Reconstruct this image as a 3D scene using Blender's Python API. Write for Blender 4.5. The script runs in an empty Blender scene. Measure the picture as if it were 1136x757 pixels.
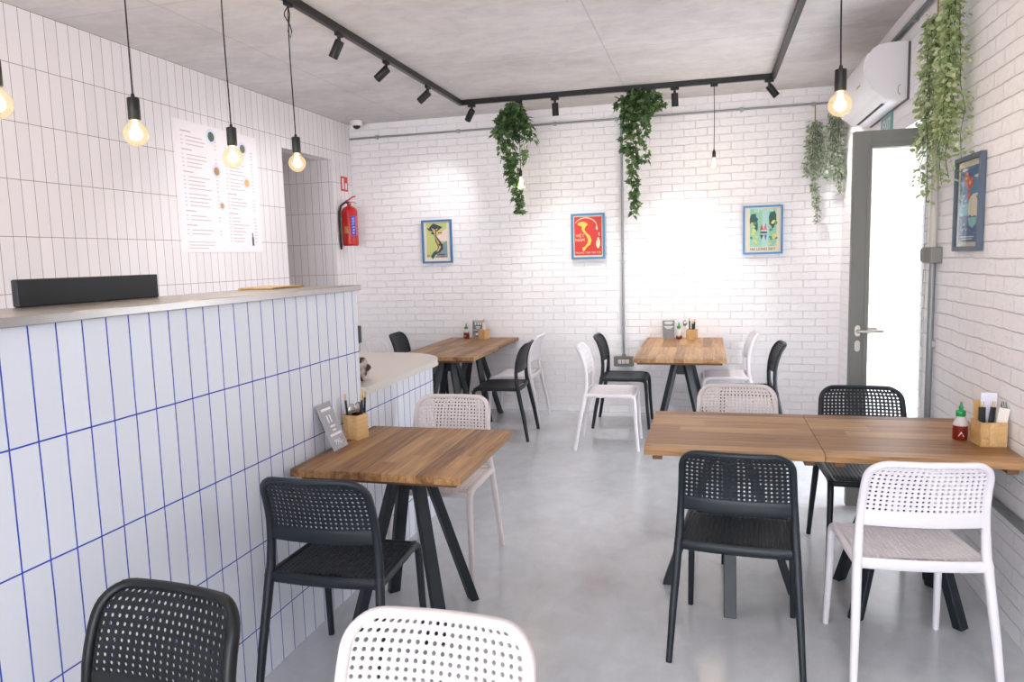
import bpy, bmesh, math, random
import numpy as np
from mathutils import Vector, Matrix, noise
PI = math.pi
R_ = math.radians
rnd = random.Random(7)
scn = bpy.context.scene
col = scn.collection

# ------------------------------------------------------------------ colours
def lin(c):
    return tuple(((v/255)/12.92 if v/255 <= .04045 else ((v/255+.055)/1.055)**2.4) for v in c) + (1,)

MATS = {}
def mat(name, rgb=(200,200,200), rough=.5, metal=0, spec=.5, emis=None, estr=0, coat=0, trans=0, alpha=1, ior=1.5):
    if name in MATS: return MATS[name]
    m = bpy.data.materials.new(name); m.use_nodes = True
    b = m.node_tree.nodes['Principled BSDF']
    b.inputs['Base Color'].default_value = lin(rgb)
    b.inputs['Roughness'].default_value = rough
    b.inputs['Metallic'].default_value = metal
    b.inputs['Specular IOR Level'].default_value = spec
    b.inputs['Coat Weight'].default_value = coat
    b.inputs['Transmission Weight'].default_value = trans
    b.inputs['Alpha'].default_value = alpha
    b.inputs['IOR'].default_value = ior
    if emis:
        b.inputs['Emission Color'].default_value = lin(emis)
        b.inputs['Emission Strength'].default_value = estr
    MATS[name] = m
    return m

class NT:
    def __init__(s, m):
        s.t = m.node_tree; s.n = s.t.nodes; s.b = s.n['Principled BSDF']
    def add(s, ty, **kw):
        n = s.n.new(ty)
        for k, v in kw.items():
            if k in n.inputs: n.inputs[k].default_value = v
            else: setattr(n, k, v)
        return n
    def link(s, a, b): s.t.links.new(a, b)
    def math(s, op, a, b=None, c=None):
        n = s.n.new('ShaderNodeMath'); n.operation = op
        for i, v in enumerate((a, b, c)):
            if v is None: continue
            if isinstance(v, (int, float)): n.inputs[i].default_value = v
            else: s.link(v, n.inputs[i])
        return n.outputs[0]
    def mix(s, fac, a, b):
        n = s.n.new('ShaderNodeMix'); n.data_type = 'RGBA'
        if isinstance(fac, (int, float)): n.inputs[0].default_value = fac
        else: s.link(fac, n.inputs[0])
        for i, v in ((6, a), (7, b)):
            if isinstance(v, tuple): n.inputs[i].default_value = v
            else: s.link(v, n.inputs[i])
        return n.outputs[2]
    def noise(s, vec, scale, detail=4, rough=.55, dist=0):
        n = s.add('ShaderNodeTexNoise'); n.inputs['Scale'].default_value = scale
        n.inputs['Detail'].default_value = detail; n.inputs['Roughness'].default_value = rough
        n.inputs['Distortion'].default_value = dist
        if vec is not None: s.link(vec, n.inputs['Vector'])
        return n
    def ramp(s, fac, stops):
        n = s.n.new('ShaderNodeValToRGB'); s.link(fac, n.inputs[0])
        e = n.color_ramp.elements
        while len(e) < len(stops): e.new(.5)
        for i, (p, c) in enumerate(stops):
            e[i].position = p; e[i].color = c if len(c) == 4 else lin(c)
        return n.outputs[0]
    def bump(s, h, strength, dist, normal=None):
        n = s.add('ShaderNodeBump'); n.inputs['Strength'].default_value = strength
        n.inputs['Distance'].default_value = dist; s.link(h, n.inputs['Height'])
        if normal is not None: s.link(normal, n.inputs['Normal'])
        return n.outputs[0]

def uvnode(t): return t.add('ShaderNodeTexCoord').outputs['UV']
def objcoord(t): return t.add('ShaderNodeTexCoord').outputs['Object']

def distort(t, vec, scale, amt):
    n = t.noise(vec, scale, 2)
    s = t.add('ShaderNodeVectorMath'); s.operation = 'SUBTRACT'; t.link(n.outputs['Color'], s.inputs[0]); s.inputs[1].default_value = (.5, .5, .5)
    m = t.add('ShaderNodeVectorMath'); m.operation = 'SCALE'; t.link(s.outputs[0], m.inputs[0]); m.inputs['Scale'].default_value = amt
    a = t.add('ShaderNodeVectorMath'); a.operation = 'ADD'; t.link(vec, a.inputs[0]); t.link(m.outputs[0], a.inputs[1])
    return a.outputs[0]

def brick_mat():
    m = mat('white_painted_brick', (245,243,245), .5, spec=.4); t = NT(m)
    uv = uvnode(t); d = distort(t, distort(t, uv, 4.5, .014), 20, .010)
    b = t.add('ShaderNodeTexBrick'); t.link(d, b.inputs['Vector'])
    b.offset = .5; b.squash = 1
    for k, v in dict(Scale=1, **{'Mortar Size': .0042, 'Mortar Smooth': 1.0, 'Brick Width': .215, 'Row Height': .072, 'Bias': 0}).items(): b.inputs[k].default_value = v
    b.inputs['Color1'].default_value = (0,0,0,1); b.inputs['Color2'].default_value = (1,1,1,1); b.inputs['Mortar'].default_value = (.5,.5,.5,1)
    n1 = t.noise(uv, 14, 5, .6); n2 = t.noise(uv, 90, 4, .65)
    cr = t.noise(distort(t, uv, 8, .05), 30, 2, .5)
    crack = t.ramp(cr.outputs[0], [(.0,(0,0,0,1)), (.37,(0,0,0,1)), (.44,(1,1,1,1))])
    h = t.math('MULTIPLY', t.math('SUBTRACT', 1, b.outputs['Fac']), .50)
    tone = t.add('ShaderNodeRGBToBW'); t.link(b.outputs['Color'], tone.inputs[0])
    h = t.math('ADD', h, t.math('MULTIPLY', tone.outputs[0], .28))
    h = t.math('ADD', h, t.math('MULTIPLY', n1.outputs[0], .7))
    h = t.math('ADD', h, t.math('MULTIPLY', n2.outputs[0], .1))
    h = t.math('ADD', h, t.math('MULTIPLY', crack, .12))
    t.link(t.bump(h, .9, .010), t.b.inputs['Normal'])
    c = t.mix(t.math('MULTIPLY', b.outputs['Fac'], .12), lin((246,243,245)), lin((226,219,216)))
    t.link(c, t.b.inputs['Base Color'])
    return m

def tile_mat(name, tile, grout, w, h, mort, rough=.35):
    m = mat(name, tile, rough, spec=.45); t = NT(m)
    uv = uvnode(t); d = distort(t, uv, 5, .0035)
    b = t.add('ShaderNodeTexBrick'); t.link(d, b.inputs['Vector']); b.offset = 0; b.squash = 1
    for k, v in dict(Scale=1, **{'Mortar Size': mort, 'Mortar Smooth': .1, 'Brick Width': w, 'Row Height': h, 'Bias': 0}).items(): b.inputs[k].default_value = v
    dk = tuple(int(v*.975) for v in tile)
    b.inputs['Color1'].default_value = lin(tile); b.inputs['Color2'].default_value = lin(dk); b.inputs['Mortar'].default_value = lin(grout)
    t.link(b.outputs['Color'], t.b.inputs['Base Color'])
    n = t.noise(uv, 9, 2)
    hh = t.math('ADD', t.math('SUBTRACT', 1, b.outputs['Fac']), t.math('MULTIPLY', n.outputs[0], .35))
    t.link(t.bump(hh, .5, .002), t.b.inputs['Normal'])
    r = t.math('ADD', t.math('MULTIPLY', b.outputs['Fac'], .4), rough); t.link(r, t.b.inputs['Roughness'])
    return m

def concrete_mat(name, base, dark, rough, seams_x=(), seams_y=(), spec=.3, big=.9, stretch=(.8,1.3,1), pits=.45):
    m = mat(name, base, rough, spec=spec); t = NT(m)
    o = objcoord(t)
    mp = t.add('ShaderNodeMapping'); t.link(o, mp.inputs['Vector']); mp.inputs['Scale'].default_value = stretch
    n1 = t.noise(mp.outputs[0], big, 6, .6, .4); n2 = t.noise(mp.outputs[0], 7, 6, .65, .6); n3 = t.noise(o, 38, 3, .6)
    f = t.math('ADD', t.math('MULTIPLY', n1.outputs[0], .55), t.math('MULTIPLY', n2.outputs[0], .45))
    c = t.ramp(f, [(.34, dark), (.62, base)])
    pit = t.ramp(n3.outputs[0], [(.26,(1,1,1,1)), (.31,(0,0,0,1))])
    c = t.mix(t.math('MULTIPLY', pit, pits), c, lin(tuple(int(v*.78) for v in dark)))
    sep = t.add('ShaderNodeSeparateXYZ'); t.link(o, sep.inputs[0])
    mask = None
    for ax, vals in ((0, seams_x), (1, seams_y)):
        for v in vals:
            dd = t.math('ABSOLUTE', t.math('SUBTRACT', sep.outputs[ax], v))
            k = t.math('LESS_THAN', dd, .004)
            mask = k if mask is None else t.math('MAXIMUM', mask, k)
    if mask is not None:
        c = t.mix(t.math('MULTIPLY', mask, .35), c, lin(tuple(int(v*.72) for v in dark)))
    t.link(c, t.b.inputs['Base Color'])
    return m, t, n1, n2

def wood_mat(name, c1, c2, c3, stave=.072, rough=.42, axis=0, seed=0):
    # staves run along local Y (axis=0: index from X)
    m = mat(name, c1, rough, spec=.35); t = NT(m)
    o = objcoord(t); sep = t.add('ShaderNodeSeparateXYZ'); t.link(o, sep.inputs[0])
    a, l = sep.outputs[axis], sep.outputs[1-axis]
    idx = t.math('FLOOR', t.math('ADD', t.math('DIVIDE', a, stave), .5+seed))
    cut = t.add('ShaderNodeTexWhiteNoise'); cut.noise_dimensions = '1D'; t.link(idx, cut.inputs['W'])
    seg = t.math('FLOOR', t.math('ADD', t.math('MULTIPLY', l, .35), t.math('MULTIPLY', cut.outputs[0], 7)))
    wn = t.add('ShaderNodeTexWhiteNoise'); wn.noise_dimensions = '2D'
    cb = t.add('ShaderNodeCombineXYZ'); t.link(idx, cb.inputs[0]); t.link(seg, cb.inputs[1]); t.link(cb.outputs[0], wn.inputs['Vector'])
    cv = t.add('ShaderNodeCombineXYZ')
    t.link(t.math('MULTIPLY', a, 42), cv.inputs[0]); t.link(t.math('ADD', t.math('MULTIPLY', l, 2.6), t.math('MULTIPLY', wn.outputs[0], 20)), cv.inputs[1]); t.link(t.math('MULTIPLY', sep.outputs[2], 42), cv.inputs[2])
    g = t.noise(cv.outputs[0], 1.0, 6, .62, .8)
    cv2 = t.add('ShaderNodeCombineXYZ')
    t.link(t.math('MULTIPLY', a, 9), cv2.inputs[0]); t.link(t.math('ADD', t.math('MULTIPLY', l, 3), t.math('MULTIPLY', wn.outputs[0], 9)), cv2.inputs[1])
    k = t.noise(cv2.outputs[0], 1.2, 3, .5, .3)
    f = t.math('ADD', t.math('MULTIPLY', wn.outputs[0], .26), t.math('MULTIPLY', g.outputs[0], .92))
    f = t.math('SUBTRACT', f, .16)
    c = t.ramp(f, [(.20, c3), (.42, c1), (.66, c2)])
    knot = t.ramp(k.outputs[0], [(.24,(1,1,1,1)), (.31,(0,0,0,1))])
    c = t.mix(t.math('MULTIPLY', knot, .55), c, lin(tuple(int(v*.6) for v in c3)))
    fr = t.math('FRACT', t.math('ADD', t.math('DIVIDE', a, stave), .5+seed))
    ln = t.math('LESS_THAN', t.math('MINIMUM', fr, t.math('SUBTRACT', 1, fr)), .012)
    c = t.mix(t.math('MULTIPLY', ln, .55), c, lin(tuple(int(v*.7) for v in c3)))
    t.link(c, t.b.inputs['Base Color'])
    t.link(t.bump(g.outputs[0], .15, .001), t.b.inputs['Normal'])
    t.link(t.math('ADD', t.math('MULTIPLY', g.outputs[0], .2), rough-.1), t.b.inputs['Roughness'])
    return m

def plastic_mat(name, rgb, rough):
    m = mat(name, rgb, rough, spec=.4); t = NT(m)
    n = t.noise(objcoord(t), 420, 2)
    t.link(t.bump(n.outputs[0], .12, .0006), t.b.inputs['Normal'])
    return m

BRICK = brick_mat()
TILE_BLUE = tile_mat('white_tile_blue_grout', (224,227,235), (34,72,178), .0826, .3113, .0024)
TILE_GREY = tile_mat('white_tile_grey_grout', (240,235,238), (150,134,126), .0826, .3135, .0018, .4)
CEIL, ct, _, cn2 = concrete_mat('ceiling_concrete', (220,216,217), (192,188,188), .85, seams_x=(-.70, -2.95), seams_y=(5.39, 3.62, 1.9), spec=.2)
ct.link(ct.bump(cn2.outputs[0], .25, .004), ct.b.inputs['Normal'])
FLOOR, ft, fn1, fn2 = concrete_mat('polished_concrete', (208,211,216), (186,188,192), .28, spec=.5, big=.8, stretch=(1.2,.9,1), pits=0)
ft.b.inputs['Roughness'].default_value = .19
WOOD = wood_mat('oak_staves', (146,104,66), (186,144,98), (88,58,34))
WOODX = wood_mat('oak_boards', (150,108,70), (186,146,102), (92,62,38), stave=.12, axis=1)
WOODS = [WOOD, wood_mat('oak_staves_pale', (170,128,86), (202,162,116), (112,78,48), seed=3), wood_mat('oak_staves_dark', (142,102,64), (180,138,94), (90,60,36), seed=6)]
BOXWOOD = wood_mat('pale_box_wood', (206,166,112), (222,186,136), (186,144,92), stave=.03)
BLACKP = plastic_mat('anthracite_plastic', (27,34,41), .42)
BLACKJ = plastic_mat('jet_plastic', (15,16,18), .42)
WHITEP = plastic_mat('white_plastic', (231,226,231), .45)
BEIGEP = plastic_mat('linen_plastic', (214,204,203), .45)
STEELB = mat('black_steel', (20,29,38), .45, spec=.5)
BLACKM = mat('matt_black_metal', (16,16,17), .5)
STEEL = mat('brushed_steel', (168,164,162), .30, metal=1)
GALV = mat('galvanised_pipe', (150,154,156), .45, metal=.6)
GREYM = mat('grey_plastic_box', (128,126,120), .6)

# ------------------------------------------------------------------ mesh helpers
def link(name, bm, m, parent=None, smooth=False, loc=None):
    me = bpy.data.meshes.new(name); bm.to_mesh(me); bm.free()
    o = bpy.data.objects.new(name, me); col.objects.link(o)
    ms = m if isinstance(m, (list, tuple)) else [m]
    for x in ms: me.materials.append(x)
    if smooth:
        me.polygons.foreach_set('use_smooth', [True]*len(me.polygons))
        if smooth == 'auto': me.set_sharp_from_angle(angle=R_(38))
    if parent: o.parent = parent
    if loc: o.location = loc
    return o

def tag(o, label, cat, group=None, kind=None):
    if label: o['label'] = label
    if cat: o['category'] = cat
    if group: o['group'] = group
    if kind: o['kind'] = kind
    return o

def thing(name, label, cat, loc=(0,0,0), rz=0, group=None):
    o = bpy.data.objects.new(name, None); col.objects.link(o); o.empty_display_size = .1
    o.location = loc; o.rotation_euler = (0, 0, rz)
    return tag(o, label, cat, group)

def struct(o):
    o['kind'] = 'structure'; return o

def copy_tree(o, parent=None):
    c = o.copy(); col.objects.link(c); c.parent = parent
    for ch in list(o.children): copy_tree(ch, c)
    return c

def box(bm, x0, x1, y0, y1, z0, z1, M=None, bevel=0, mi=0):
    vs = [Vector((x, y, z)) for x in (x0, x1) for y in (y0, y1) for z in (z0, z1)]
    if M is not None: vs = [M @ v for v in vs]
    v = [bm.verts.new(p) for p in vs]
    fs = [bm.faces.new([v[i] for i in f]) for f in ((0,1,3,2), (4,6,7,5), (0,4,5,1), (2,3,7,6), (0,2,6,4), (1,5,7,3))]
    for f in fs: f.material_index = mi
    if bevel:
        es = list({e for f in fs for e in f.edges})
        bmesh.ops.bevel(bm, geom=es, offset=bevel, segments=2, profile=.5, affect='EDGES')
    return fs

def bxo(name, dims, m, parent=None, bevel=0, M=None, smooth=False):
    bm = bmesh.new(); box(bm, *dims, M=M, bevel=bevel); bmesh.ops.recalc_face_normals(bm, faces=bm.faces)
    return link(name, bm, m, parent, smooth)

def uvbox(bm, x0, x1, y0, y1, z0, z1, off=(0,0,0)):
    uvl = bm.loops.layers.uv.verify()
    for f in box(bm, x0, x1, y0, y1, z0, z1):
        f.normal_update(); n = f.normal
        for l in f.loops:
            p = l.vert.co - Vector(off)
            l[uvl].uv = (p.y, p.z) if abs(n.x) > .5 else ((p.x, p.z) if abs(n.y) > .5 else (p.x, p.y))

def wall(name, boxes, m, off=(0,0,0)):
    bm = bmesh.new()
    for b in boxes: uvbox(bm, *b, off=off)
    bmesh.ops.recalc_face_normals(bm, faces=bm.faces)
    return struct(link(name, bm, m))

def cyl(bm, p0, p1, r0, r1=None, n=20, caps=True, mi=0):
    p0, p1 = Vector(p0), Vector(p1); r1 = r0 if r1 is None else r1
    d = (p1-p0).normalized(); a = d.orthogonal().normalized(); b = d.cross(a)
    rings = []
    for p, r in ((p0, r0), (p1, r1)):
        rings.append([bm.verts.new(p + r*(math.cos(2*PI*i/n)*a + math.sin(2*PI*i/n)*b)) for i in range(n)])
    for i in range(n):
        f = bm.faces.new((rings[0][i], rings[0][(i+1)%n], rings[1][(i+1)%n], rings[1][i])); f.material_index = mi
    if caps:
        f = bm.faces.new(rings[0][::-1]); f.material_index = mi
        f = bm.faces.new(rings[1]); f.material_index = mi

def lathe(bm, prof, n=28, M=None, mi=0):
    rings = []
    for r, z in prof:
        if r < 1e-6:
            v = Vector((0,0,z)); rings.append([bm.verts.new(M @ v if M else v)])
        else:
            ring = []
            for i in range(n):
                v = Vector((r*math.cos(2*PI*i/n), r*math.sin(2*PI*i/n), z)); ring.append(bm.verts.new(M @ v if M else v))
            rings.append(ring)
    for a, b in zip(rings, rings[1:]):
        for i in range(n):
            j = (i+1) % n
            if len(a) == 1 and len(b) == 1: continue
            if len(a) == 1: f = bm.faces.new((a[0], b[i], b[j]))
            elif len(b) == 1: f = bm.faces.new((a[i], a[j], b[0]))
            else: f = bm.faces.new((a[i], a[j], b[j], b[i]))
            f.material_index = mi

def lathe_o(name, prof, m, parent=None, n=28, M=None, smooth='auto'):
    bm = bmesh.new(); lathe(bm, prof, n, M); bmesh.ops.recalc_face_normals(bm, faces=bm.faces)
    return link(name, bm, m, parent, smooth)

def sweep(bm, pts, dims, side=Vector((1,0,0)), n=12, e=2.6, mi=0):
    """superellipse section swept along pts; dims = (half along side, half across) per point"""
    pts = [Vector(p) for p in pts]
    if isinstance(dims, tuple): dims = [dims]*len(pts)
    rings = []
    for i, p in enumerate(pts):
        a = pts[max(i-1, 0)]; b = pts[min(i+1, len(pts)-1)]
        t = (b-a).normalized()
        s = side[i] if isinstance(side, list) else side
        s = (s - t*s.dot(t)).normalized(); u = t.cross(s)
        ring = []
        for k in range(n):
            an = 2*PI*(k+.5)/n; c, sn = math.cos(an), math.sin(an)
            cx = math.copysign(abs(c)**(2/e), c); sy = math.copysign(abs(sn)**(2/e), sn)
            ring.append(bm.verts.new(p + s*cx*dims[i][0] + u*sy*dims[i][1]))
        rings.append(ring)
    for a, b in zip(rings, rings[1:]):
        for i in range(n):
            f = bm.faces.new((a[i], a[(i+1)%n], b[(i+1)%n], b[i])); f.material_index = mi
    for r in (rings[0][::-1], rings[-1]):
        f = bm.faces.new(r); f.material_index = mi

def tube(bm, pts, r, n=8, mi=0): 
    pts = [Vector(p) for p in pts]
    d = (pts[-1]-pts[0]); s = d.orthogonal().normalized() if d.length > 1e-6 else Vector((1,0,0))
    sweep(bm, pts, (r, r), side=s, n=n, e=2, mi=mi)

def poly_prism(bm, pts, z0, z1, uv=False, u0=0.0, zoff=0.0, mi=0):
    lo = [bm.verts.new((x, y, z0)) for x, y in pts]; hi = [bm.verts.new((x, y, z1)) for x, y in pts]
    n = len(pts); uvl = bm.loops.layers.uv.verify() if uv else None
    s = u0
    for i in range(n):
        j = (i+1) % n
        L = (Vector(pts[j])-Vector(pts[i])).length
        f = bm.faces.new((lo[i], lo[j], hi[j], hi[i])); f.material_index = mi
        if uv:
            for l, q in zip(f.loops, ((s, z0), (s+L, z0), (s+L, z1), (s, z1))): l[uvl].uv = (q[0], q[1]-zoff)
        s += L
    bm.faces.new(lo[::-1]).material_index = mi; bm.faces.new(hi).material_index = mi

def text_obj(name, s, size, m, parent, M, depth=.0006, align='CENTER'):
    cu = bpy.data.curves.new(name, 'FONT'); cu.body = s; cu.size = size; cu.extrude = depth
    cu.align_x = align; cu.align_y = 'CENTER'
    tmp = bpy.data.objects.new(name+'_src', cu); col.objects.link(tmp)
    dg = bpy.context.evaluated_depsgraph_get()
    me = bpy.data.meshes.new_from_object(tmp.evaluated_get(dg)); me.name = name
    bpy.data.objects.remove(tmp); bpy.data.curves.remove(cu)
    me.transform(M); me.materials.clear(); me.materials.append(m)
    o = bpy.data.objects.new(name, me); col.objects.link(o); o.parent = parent
    return o

# ------------------------------------------------------------------ camera
F, YAW, PITCH, ROLL, H = 814.1, R_(15.0), R_(6.43), R_(-1.61), 1.57
cy, sy = math.cos(YAW), math.sin(YAW)
fw = Vector((-sy*math.cos(PITCH), cy*math.cos(PITCH), -math.sin(PITCH)))
rt = Vector((cy, sy, 0)); up = rt.cross(fw)
r2 = math.cos(ROLL)*rt + math.sin(ROLL)*up; u2 = -math.sin(ROLL)*rt + math.cos(ROLL)*up
cam = bpy.data.cameras.new('camera'); co = bpy.data.objects.new('camera', cam); col.objects.link(co)
Mx = Matrix.Identity(4)
for i in range(3): Mx[i][0] = r2[i]; Mx[i][1] = u2[i]; Mx[i][2] = -fw[i]
Mx[0][3], Mx[1][3], Mx[2][3] = 0, 0, H
co.matrix_world = Mx; cam.sensor_width = 36; cam.sensor_fit = 'HORIZONTAL'; cam.lens = F/1136*36
cam.clip_start = .05
scn.camera = co

# ------------------------------------------------------------------ room shell
XL, XR, YB, ZC, YF = -3.67, 1.18, 7.28, 3.02, -3.2
bm = bmesh.new(); uvbox(bm, XL-1.6, XR+.0, YF, YB+.2, -.1, 0); uvbox(bm, XR, XR+.5, 4.62, 6.05, -.1, 0); struct(link('floor', bm, FLOOR))
bm = bmesh.new(); uvbox(bm, XL-.2, XR+.5, YF, YB+.2, ZC, ZC+.2); struct(link('ceiling', bm, CEIL))
wall('wall_back', [(XL-.2, XR+.45, YB, YB+.2, 0, ZC)], BRICK)
NY0, NY1, NZ = 5.95, 6.86, 2.61
wall('wall_left', [(XL-.15, XL, YF, NY0, 0, ZC), (XL-.15, XL, NY1, YB, 0, ZC), (XL-.15, XL, NY0, NY1, NZ, ZC)], TILE_GREY, off=(0, 3.303, 2.705-.3135*8))
# passage behind the tiled wall
wall('wall_passage', [(XL-1.5, XL-.15, NY1, NY1+.1, 0, NZ)], TILE_GREY, off=(XL, 0, 2.705-.3135*8))
wall('wall_passage_near', [(XL-1.5, XL-.15, NY0-.1, NY0, 0, NZ)], TILE_GREY, off=(XL, 0, 2.705-.3135*8))
bm = bmesh.new(); uvbox(bm, XL-1.6, XL-1.5, NY0-.1, NY1+.1, 0, NZ+.1); struct(link('wall_passage_end', bm, mat('plaster', (214,208,202), .8)))
bm = bmesh.new(); uvbox(bm, XL-1.5, XL-.15, NY0-.1, NY1+.1, NZ, NZ+.1); struct(link('ceiling_passage', bm, mat('plaster', (214,208,202), .8)))
# right wall: ends in a ragged row of brick ends at the door opening
JY0, JY1, JZ = 4.62, 6.05, 2.30
bs = [(XR, XR+.45, YF, JY0-.03, 0, ZC), (XR, XR+.45, JY1, YB, 0, ZC), (XR, XR+.45, JY0-.03, JY1, JZ, ZC)]
for i in range(32):
    z0 = i*.072
    if z0+.071 > JZ: break
    bs.append((XR, XR+.45, JY0-.04, JY0+rnd.uniform(-.012, .010), z0+.003, min(z0+.069, JZ)))
wall('wall_right', bs, BRICK)
# street side frontage behind the viewer: piers and header round open glazing
wall('wall_front', [(XL-.2, XR+.45, YF-.2, YF, 2.75, ZC), (XL-.2, XL+.4, YF-.2, YF, 0, 2.75)], BRICK)
# pavement outside
bm = bmesh.new(); uvbox(bm, XR+.5, 14, -8, 16, -.14, -.04); uvbox(bm, -8, XR+.5, -14, YF, -.14, -.04)
o = link('pavement', bm, mat('pavement_stone', (205,203,200), .9)); struct(o); o.name = 'floor_pavement'

# ------------------------------------------------------------------ counter
CX = -1.635
c = thing('tall_counter', 'tall white tiled service counter with blue grout lines and a steel ledge', 'counter', (CX-.07, 1.0, 0))
def rel(o): 
    o.location = -Vector(o.parent.location); return o
bm = bmesh.new(); uvbox(bm, CX-.14, CX, -1.6, 3.225, .0, 1.44, off=(0, 1.448, .83-.3113*3))
bmesh.ops.recalc_face_normals(bm, faces=bm.faces); rel(link('counter_body', bm, TILE_BLUE, c))
bm = bmesh.new(); box(bm, CX-.40, CX+.018, -1.6, 3.245, 1.438, 1.463, bevel=.002); rel(link('steel_ledge', bm, STEEL, c))
rel(bxo('ledge_support', (CX-.38, CX-.14, -1.55, 3.15, 1.395, 1.438), mat('dark_cabinet', (70,68,66), .6), c))
# lower counter with a rounded end
def round_outline(x0, x1, y0, y1, r, n=14):
    pts = [(x0, y0), (x1, y0)]
    for i in range(n+1):
        a = i/n*PI/2; pts.append((x1-r+r*math.cos(a), y1-r+r*math.sin(a)))
    pts.append((x0, y1)); return pts
lc = thing('low_counter', 'low round-ended counter with a pale stone top and blue-grouted white tiles', 'counter', (-2.1, 3.9, 0))
bm = bmesh.new(); pts = round_outline(-2.75, CX, 3.228, 4.50, .38); poly_prism(bm, pts, 0, .925, uv=True, u0=.03, zoff=.835-.3113*3)
bmesh.ops.recalc_face_normals(bm, faces=bm.faces); rel(link('counter_body', bm, TILE_BLUE, lc))
m = mat('pale_stone_top', (206,198,192), .35, spec=.5); t = NT(m); nn = t.noise(objcoord(t), 110, 5, .6)
t.link(t.ramp(nn.outputs[0], [(.3, (208,202,197)), (.7, (222,216,211))]), t.b.inputs['Base Color'])
bm = bmesh.new(); pts = round_outline(-2.78, CX+.03, 3.2285, 4.535, .40, 20); poly_prism(bm, pts, .925, .963)
bmesh.ops.bevel(bm, geom=[e for e in bm.edges if abs(e.verts[0].co.z-e.verts[1].co.z) < 1e-5], offset=.003, segments=2, affect='EDGES')
bmesh.ops.recalc_face_normals(bm, faces=bm.faces); rel(link('countertop', bm, m, lc, 'auto'))

# monitor on the ledge (only its back shows)
mo = thing('monitor', 'black back of a screen standing behind the steel ledge', 'monitor', (-2.018, 2.05, 1.463), R_(-2))
bxo('screen_housing', (-.010, .012, -.284, .284, .0, .085), mat('monitor_black', (22,24,28), .5), mo, bevel=.003)
bxo('bezel', (-.016, -.010, -.282, .282, .002, .083), BLACKM, mo, bevel=.002)
bxo('stand', (-.055, -.010, -.08, .08, .0, .006), BLACKM, mo)
# ------------------------------------------------------------------ chairs
def lerp_tab(tab, z):
    for (a, va), (b, vb) in zip(tab, tab[1:]):
        if z <= b or (b, vb) == tab[-1]:
            k = (z-a)/(b-a); return va + (vb-va)*k
YT = [(.0,-.255), (.44,-.172), (.50,-.160), (.58,-.155), (.66,-.160), (.73,-.176), (.79,-.200), (.85,-.238)]
WT = [(.0,.245), (.44,.228), (.60,.221), (.75,.213), (.85,.206)]
ZTOP, RC = .842, .070
def catm(tab, z):
    # smooth the table a little by averaging
    return (lerp_tab(tab, z-.02) + 2*lerp_tab(tab, z) + lerp_tab(tab, z+.02))/4 if z > .03 and z < .83 else lerp_tab(tab, z)
def back_surf(x, z):
    w = catm(WT, z)
    k = max(0, min(1, (z-.44)/.12)) 
    return Vector((x, catm(YT, z) - .026*k*(1-min(1, (x/w)**2)), z))
def xlim(z, base):
    # half width inside the rounded top corners
    w = catm(WT, z) - base; zc = ZTOP-RC
    if z > zc: w = w - (RC) + math.sqrt(max(0, (RC)**2 - (z-zc)**2))
    return w

def perf(bm, S, nu, nv, hole, th, gv0=0, gv1=1):
    """perforated sheet: S(u,v)->Vector, u in [-1,1], v in [0,1]; one octagonal funnel hole per cell"""
    def N(u, v):
        e = 1e-3
        du = S(u+e, v)-S(u-e, v); dv = S(u, v+e)-S(u, v-e)
        return du.cross(dv).normalized()
    cache = {}
    def P(i2, j2, side):  # half-grid vertices
        k = (i2, j2, side)
        if k not in cache:
            u = -1+i2/nu; v = j2/(2*nv); p = S(u, v)
            cache[k] = bm.verts.new(p + N(u, v)*(th/2*side))
        return cache[k]
    for i in range(nu):
        for j in range(nv):
            uc = -1+(2*i+1)/nu; vc = (j+.5)/nv
            c = S(uc, vc); n = N(uc, vc)
            ex = (S(uc+1/nu, vc)-S(uc-1/nu, vc)); ey = (S(uc, vc+.5/nv)-S(uc, vc-.5/nv))
            pitch = min(ex.length, ey.length)
            ring = [(2*i+2, 2*j+1), (2*i+2, 2*j+2), (2*i+1, 2*j+2), (2*i, 2*j+2), (2*i, 2*j+1), (2*i, 2*j), (2*i+1, 2*j), (2*i+2, 2*j)]
            exn, eyn = ex.normalized(), ey.normalized()
            hr = {}
            for side in (1, -1):
                for lvl, (rr, off) in enumerate(((hole*1.35, th/2), (hole, th/2*.45))):
                    hr[side, lvl] = [bm.verts.new(c + n*off*side + (exn*math.cos(k*PI/4) + eyn*math.sin(k*PI/4))*rr*pitch) for k in range(8)]
                out = [P(a, b, side) for a, b in ring]
                for k in range(8):
                    k2 = (k+1) % 8
                    q = [out[k], out[k2], hr[side,0][k2], hr[side,0][k]]
                    q2 = [hr[side,0][k], hr[side,0][k2], hr[side,1][k2], hr[side,1][k]]
                    if side < 0: q.reverse(); q2.reverse()
                    bm.faces.new(q); bm.faces.new(q2)
            for k in range(8):
                k2 = (k+1) % 8
                bm.faces.new((hr[1,1][k], hr[1,1][k2], hr[-1,1][k2], hr[-1,1][k]))

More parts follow.
